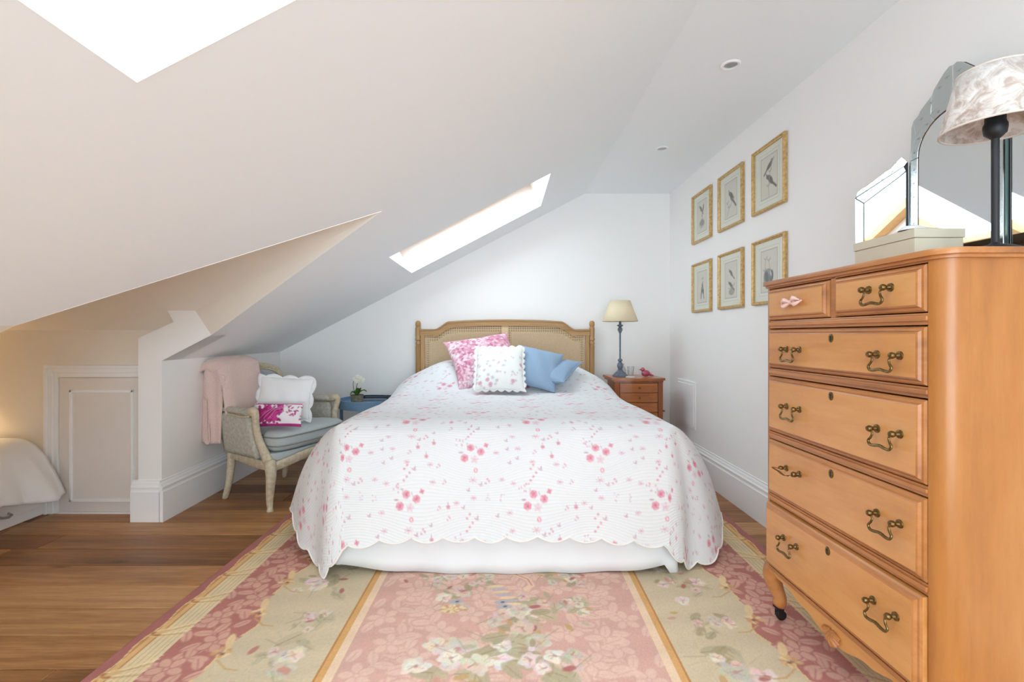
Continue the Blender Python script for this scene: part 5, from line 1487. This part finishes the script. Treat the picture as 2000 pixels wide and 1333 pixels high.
for s in (-1, 1):
    # upholstered side panel, outer and inner face
    P = []
    for i in range(13):
        t = i / 12
        base_ = Vector((-0.228, s * 0.262, 0)).lerp(Vector((0.128, s * 0.338, 0)), t); topp = Vector((-0.262, s * 0.282, 0)).lerp(Vector((0.075, s * 0.362, 0)), t)
        P.append([base_.lerp(topp, k / 8) + Vector((0, s * 0.014 * math.sin(PI * k / 8) * math.sin(PI * t), 0.315 + 0.245 * k / 8)) for k in range(9)])
    B(MB().sheet(P), 'side_panel', M['chairfab2'], smooth='all', solid=0.034)
    # padded arm
    p = curve_pts([(-0.250, s * 0.268, 0.588), (-0.12, s * 0.305, 0.590), (0.02, s * 0.345, 0.592), (0.075, s * 0.358, 0.588)], 14)
    B(MB().tube([tuple(q) for q in p], [0.030] * 12 + [0.029, 0.022], 12, flat=(0.65, 1.05)), 'arm_pad', M['chairfab2'], smooth='all')
    # wooden arm: scroll at the front sweeping down to the rail
    p = curve_pts([(0.060, s * 0.356, 0.580), (0.105, s * 0.368, 0.598), (0.132, s * 0.372, 0.582), (0.126, s * 0.366, 0.545), (0.118, s * 0.352, 0.49), (0.132, s * 0.343, 0.42), (0.170, s * 0.340, 0.35), (0.200, s * 0.338, 0.295)], 30)
    rad = [0.016, 0.021, 0.025, 0.028, 0.030, 0.030, 0.028, 0.025] + [0.021] * 12 + [0.022 + 0.001 * i for i in range(10)]
    B(MB().tube([tuple(q) for q in p], rad, 12), 'arm_post', M['chairwood'], smooth='all')
    p = curve_pts([(-0.250, s * 0.285, 0.562), (-0.12, s * 0.322, 0.562), (0.02, s * 0.366, 0.562), (0.090, s * 0.378, 0.570)], 12)
    B(MB().tube([tuple(q) for q in p], 0.007, 8), 'arm_rail', M['chairwood'], smooth='all')
    p = curve_pts([(-0.236, s * 0.252, 0.29), (-0.30, s * 0.300, 0.30), (-0.05, s * 0.325, 0.30), (0.16, s * 0.352, 0.30)], 14)
# back: frame and upholstery
def bx_(yy, z): return -0.225 - 0.10 * (z - 0.30) / 0.55 - 0.045 * (1 - (yy / 0.25) ** 2)
fpts = [(-0.245, 0.30), (-0.256, 0.45), (-0.262, 0.60), (-0.262, 0.72), (-0.245, 0.795), (-0.19, 0.826), (-0.10, 0.840), (0, 0.848), (0.10, 0.840), (0.19, 0.826), (0.245, 0.795), (0.262, 0.72), (0.262, 0.60), (0.256, 0.45), (0.245, 0.30)]
fp = [(bx_(q.x, q.y), q.x, q.y) for q in curve_pts([(a, b, 0) for a, b in fpts], 71)]
B(MB().tube(fp, 0.023, 12, flat=(1.0, 0.9)), 'back_frame', M['chairwood'], smooth='all')
B(MB().tube([(x + 0.018, yy * 0.94, 0.30 + (z - 0.30) * 0.965) for x, yy, z in fp], 0.006, 8), 'frame_moulding', M['chairwood'], smooth='all')
for sgn, nm in ((1, 'backrest'), (-1, 'outside_back')):
    P = []
    for k in range(15):
        z = 0.34 + 0.485 * k / 14
        row_ = []
        for i in range(15):
            v_ = -1 + 2 * i / 14
            hwid = 0.240 if z < 0.76 else 0.240 * math.sqrt(max(0.05, 1 - ((z - 0.76) / 0.075) ** 2 * 0.72))
            yy = v_ * hwid
            bulge = 0.030 * (1 - v_ ** 2) ** 0.5 * math.sin(PI * min(1, max(0, (z - 0.30) / 0.54))) ** 0.5
            row_.append((bx_(yy, z) + sgn * (0.008 + bulge), yy, z))
        P.append(row_)
    B(MB().sheet(P), nm, M['chairfab'] if sgn > 0 else M['chairfab2'], smooth='all')

# pink throw folded over the back of the chair
tw = thing('throw_blanket', 'pale pink knitted throw hanging over the back of the armchair', 'blanket', (-1.70, 3.27, 0.35))
Mch = Matrix.Translation((-1.468, 3.275, 0)) @ Matrix.Rotation(CHR, 4, 'Z')
def throw_layer(name, off, y0a, y1a, y0b, y1b, zf, zb, ph):
    path = curve_pts([(-0.180, 0, zf), (-0.198, 0, 0.62), (-0.222, 0, 0.76), (-0.250, 0, 0.852), (-0.315, 0, 0.888), (-0.372, 0, 0.850), (-0.385, 0, 0.72), (-0.388, 0, 0.55), (-0.380, 0, zb)], 46)
    P = []
    for i, q in enumerate(path):
        t = i / 45
        ya, yb = y0a + (y0b - y0a) * smooth01(np.array((t - 0.25) / 0.4)), y1a + (y1b - y1a) * smooth01(np.array((t - 0.25) / 0.4))
        row_ = []
        for j in range(25):
            v_ = j / 24
            yy = float(ya + (yb - ya) * v_)
            curl = max(0, 0.14 - v_) / 0.14
            w = 0.008 * math.sin(v_ * 9 + ph + t * 3) * (1 if t > 0.5 else 0.5)
            dirx = 1 if t < 0.42 else -1
            dx = 0.028 * (1 - ((yy + 0.0) / 0.27) ** 2) if t < 0.45 else 0
            x = q.x + (off + w) * dirx * (0.8 if abs(t - 0.5) > 0.08 else 0.3) - dx * (-0.2) - 0.030 * (1 - min(1, (yy / 0.25) ** 2)) * (1 if t < 0.5 else 0.2)
            z = q.z + off * (1.0 if 0.35 < t < 0.62 else 0.0) - 0.05 * curl ** 2 * (1 if 0.25 < t < 0.75 else 0) - 0.03 * (1 - v_) ** 3 * math.sin(PI * t)
            row_.append(tuple(Mch @ Vector((x, yy, z))))
        P.append(row_)
    return MB().sheet(P).build(name, M['pink_knit'], tw, smooth='all', solid=0.011)
throw_layer('under_fold', 0.012, -0.268, -0.02, -0.30, -0.06, 0.52, 0.44, 1.0)
throw_layer('upper_fold', 0.030, -0.322, 0.012, -0.335, -0.05, 0.50, 0.355, 0.0)
# folded edge seen from the side
P = []
for i in range(22):
    t = i / 21; z = 0.800 - 0.43 * t
    row_ = []
    for j in range(15):
        a = j / 14
        x = -0.195 - 0.205 * a - 0.05 * t * (1 - a); yy = -0.300 - 0.035 * math.sin(PI * a) * (0.6 + 0.4 * t) - 0.010 * math.sin(a * 12 + t * 2)
        row_.append(tuple(Mch @ Vector((x - 0.0 + 0.02 * t, yy, z + 0.045 * math.sin(PI * a) * (1 - t)))))
    P.append(row_)
MB().sheet(P).build('side_fold', M['pink_knit'], tw, smooth='all', solid=0.011)
for k in range(3):
    p = curve_pts([(-0.300 - 0.012 * k, -0.350, 0.66), (-0.292 - 0.010 * k, -0.352, 0.52), (-0.286 - 0.012 * k, -0.353, 0.40), (-0.278 - 0.004 * k, -0.353, 0.372), (-0.270, -0.352, 0.40), (-0.276, -0.351, 0.5)], 24)
    MB().tube([tuple(Mch @ q) for q in p], 0.0045, 6).build('yarn_loop', M['pink_knit'], tw, smooth='all')

cushion('scalloped_cushion', 'plain white cushion with a scalloped edge leaning on the armchair', 'cushion', (-1.445, 3.215, 0.640), 0.335, 0.275, 0.12, 0.28, 0.18, 0.08, M['white_cotton'], scallop=0.105, flange=0.026, pinch=0.05)
mg = Canvas(-0.15, 0.15, -0.075, 0.075, 150, 76, (240, 234, 238))
r = random.Random(4)
MG = [(186, 34, 124), (168, 28, 110), (200, 60, 142), (150, 40, 100)]
mg.a[mg.v < -0.058] = lin(192, 50, 132)
for k in range(30):
    x, yy = r.gauss(-0.05, 0.05), r.gauss(0.01, 0.03)
    for q in range(9): mg.leaf(x + r.gauss(0, .016), yy + r.gauss(0, .014), r.uniform(0.012, 0.034), r.random() * 6.3, r.choice(MG), 0.5, 0.95)
for k in range(9):
    x, yy = r.uniform(0.03, 0.14), r.uniform(-0.03, 0.055)
    for q in range(4): mg.leaf(x + r.gauss(0, .012), yy + r.gauss(0, .010), r.uniform(0.010, 0.022), r.random() * 6.3, r.choice(MG + [(150, 130, 140)]), 0.4, 0.85)
for k in range(3): mg.line([(-0.10 + 0.03 * k, -0.03), (-0.05 + 0.02 * k, 0.02), (0.0 + 0.03 * k, 0.05)], 0.003, (226, 160, 200), 0.8)
mg.line([(-0.14, 0.066), (0.14, 0.066)], 0.008, (196, 60, 140), 0.9)
cushion('lumbar_cushion', 'small oblong white and magenta foliage cushion at the front of the armchair', 'cushion', (-1.405, 3.03, 0.557), 0.30, 0.15, 0.09, 0.35, 0.12, 0.02, M['toile'], n=110, canvas=mg, pinch=0.07)

# ------------------------------------------------------------------ low bed and lamp in the alcove
lb = thing('single_bed', 'low white single bed base tucked into the alcove at left', 'bed', (-3.2, 2.42, 0))
MB().box(-3.70, -2.70, 1.98, 2.838, 0.003, 0.215).build('bed_base', M['trim'], lb, bevel=0.004)
MB().box(-2.700, -2.694, 2.0, 2.82, 0.055, 0.20).build('drawer_front', M['trim'], lb, bevel=0.003)
MB().box(-3.68, -2.76, 2.0, 2.82, 0.217, 0.400).build('mattress', M['sheet'], lb, bevel=0.04, seg=4, smooth=True)
hk = MB().tube([(-2.694, 2.57, 0.085), (-2.668, 2.575, 0.078), (-2.660, 2.60, 0.074), (-2.668, 2.625, 0.078), (-2.694, 2.63, 0.085)], 0.006, 8)
hk.build('drawer_pull', M['steel'], lb, smooth=True)
P = []
path = curve_pts([(-3.45, 0, 0.425), (-3.1, 0, 0.440), (-2.86, 0, 0.445), (-2.755, 0, 0.425), (-2.675, 0, 0.355), (-2.615, 0, 0.255), (-2.575, 0, 0.155)], 44)
for i, q in enumerate(path):
    t = i / 43; row_ = []
    for j in range(41):
        v_ = j / 40; yy = 2.03 + 0.785 * v_
        dr = max(0, (t - 0.6) / 0.4)
        fold_ = 0.030 * math.sin(v_ * 15 + 0.6) * dr + 0.018 * math.sin(v_ * 31) * dr
        hemz = -0.03 * dr * math.sin(v_ * 7.5 + 1.2)
        row_.append((q.x + fold_ + 0.03 * dr * v_, yy, q.z + hemz + 0.010 * math.sin(v_ * 6 + t * 4) * (1 - dr)))
    P.append(row_)
bsp = MB().sheet(P).build('bedspread', M['white_cotton'], smooth='all', solid=0.008)
tag(bsp, 'plain white bedspread draped over the low bed in the alcove', 'bedspread')
wl = thing('wall_lamp', 'small warm wall lamp with a cream shade above the low bed', 'lamp', (-3.28, DY1, 0.70))
MB().box(-3.31, -3.25, DY1 - 0.012, DY1 - 0.0005, 0.66, 0.76).build('back_plate', M['brass'], wl, bevel=0.004)
MB().tube([(-3.28, DY1 - 0.012, 0.70), (-3.28, DY1 - 0.07, 0.69), (-3.28, DY1 - 0.10, 0.72)], 0.006, 8).build('arm', M['brass'], wl, smooth=True)
s2 = MB().lathe([(0.085, 0.70), (0.055, 0.83)], (-3.28, DY1 - 0.10, 0), 36); s2.f = s2.f[:36]
s2.build('lamp_shade', M['linen'], wl, smooth='all', solid=0.003)
ld = bpy.data.lights.new('alcove_bulb', 'POINT'); ld.energy = 7.0; ld.color = (1.0, 0.72, 0.40); ld.shadow_soft_size = 0.03
lo = bpy.data.objects.new('alcove_bulb', ld); COL.objects.link(lo); lo.parent = wl; lo.location = (0, -0.10, 0.06)
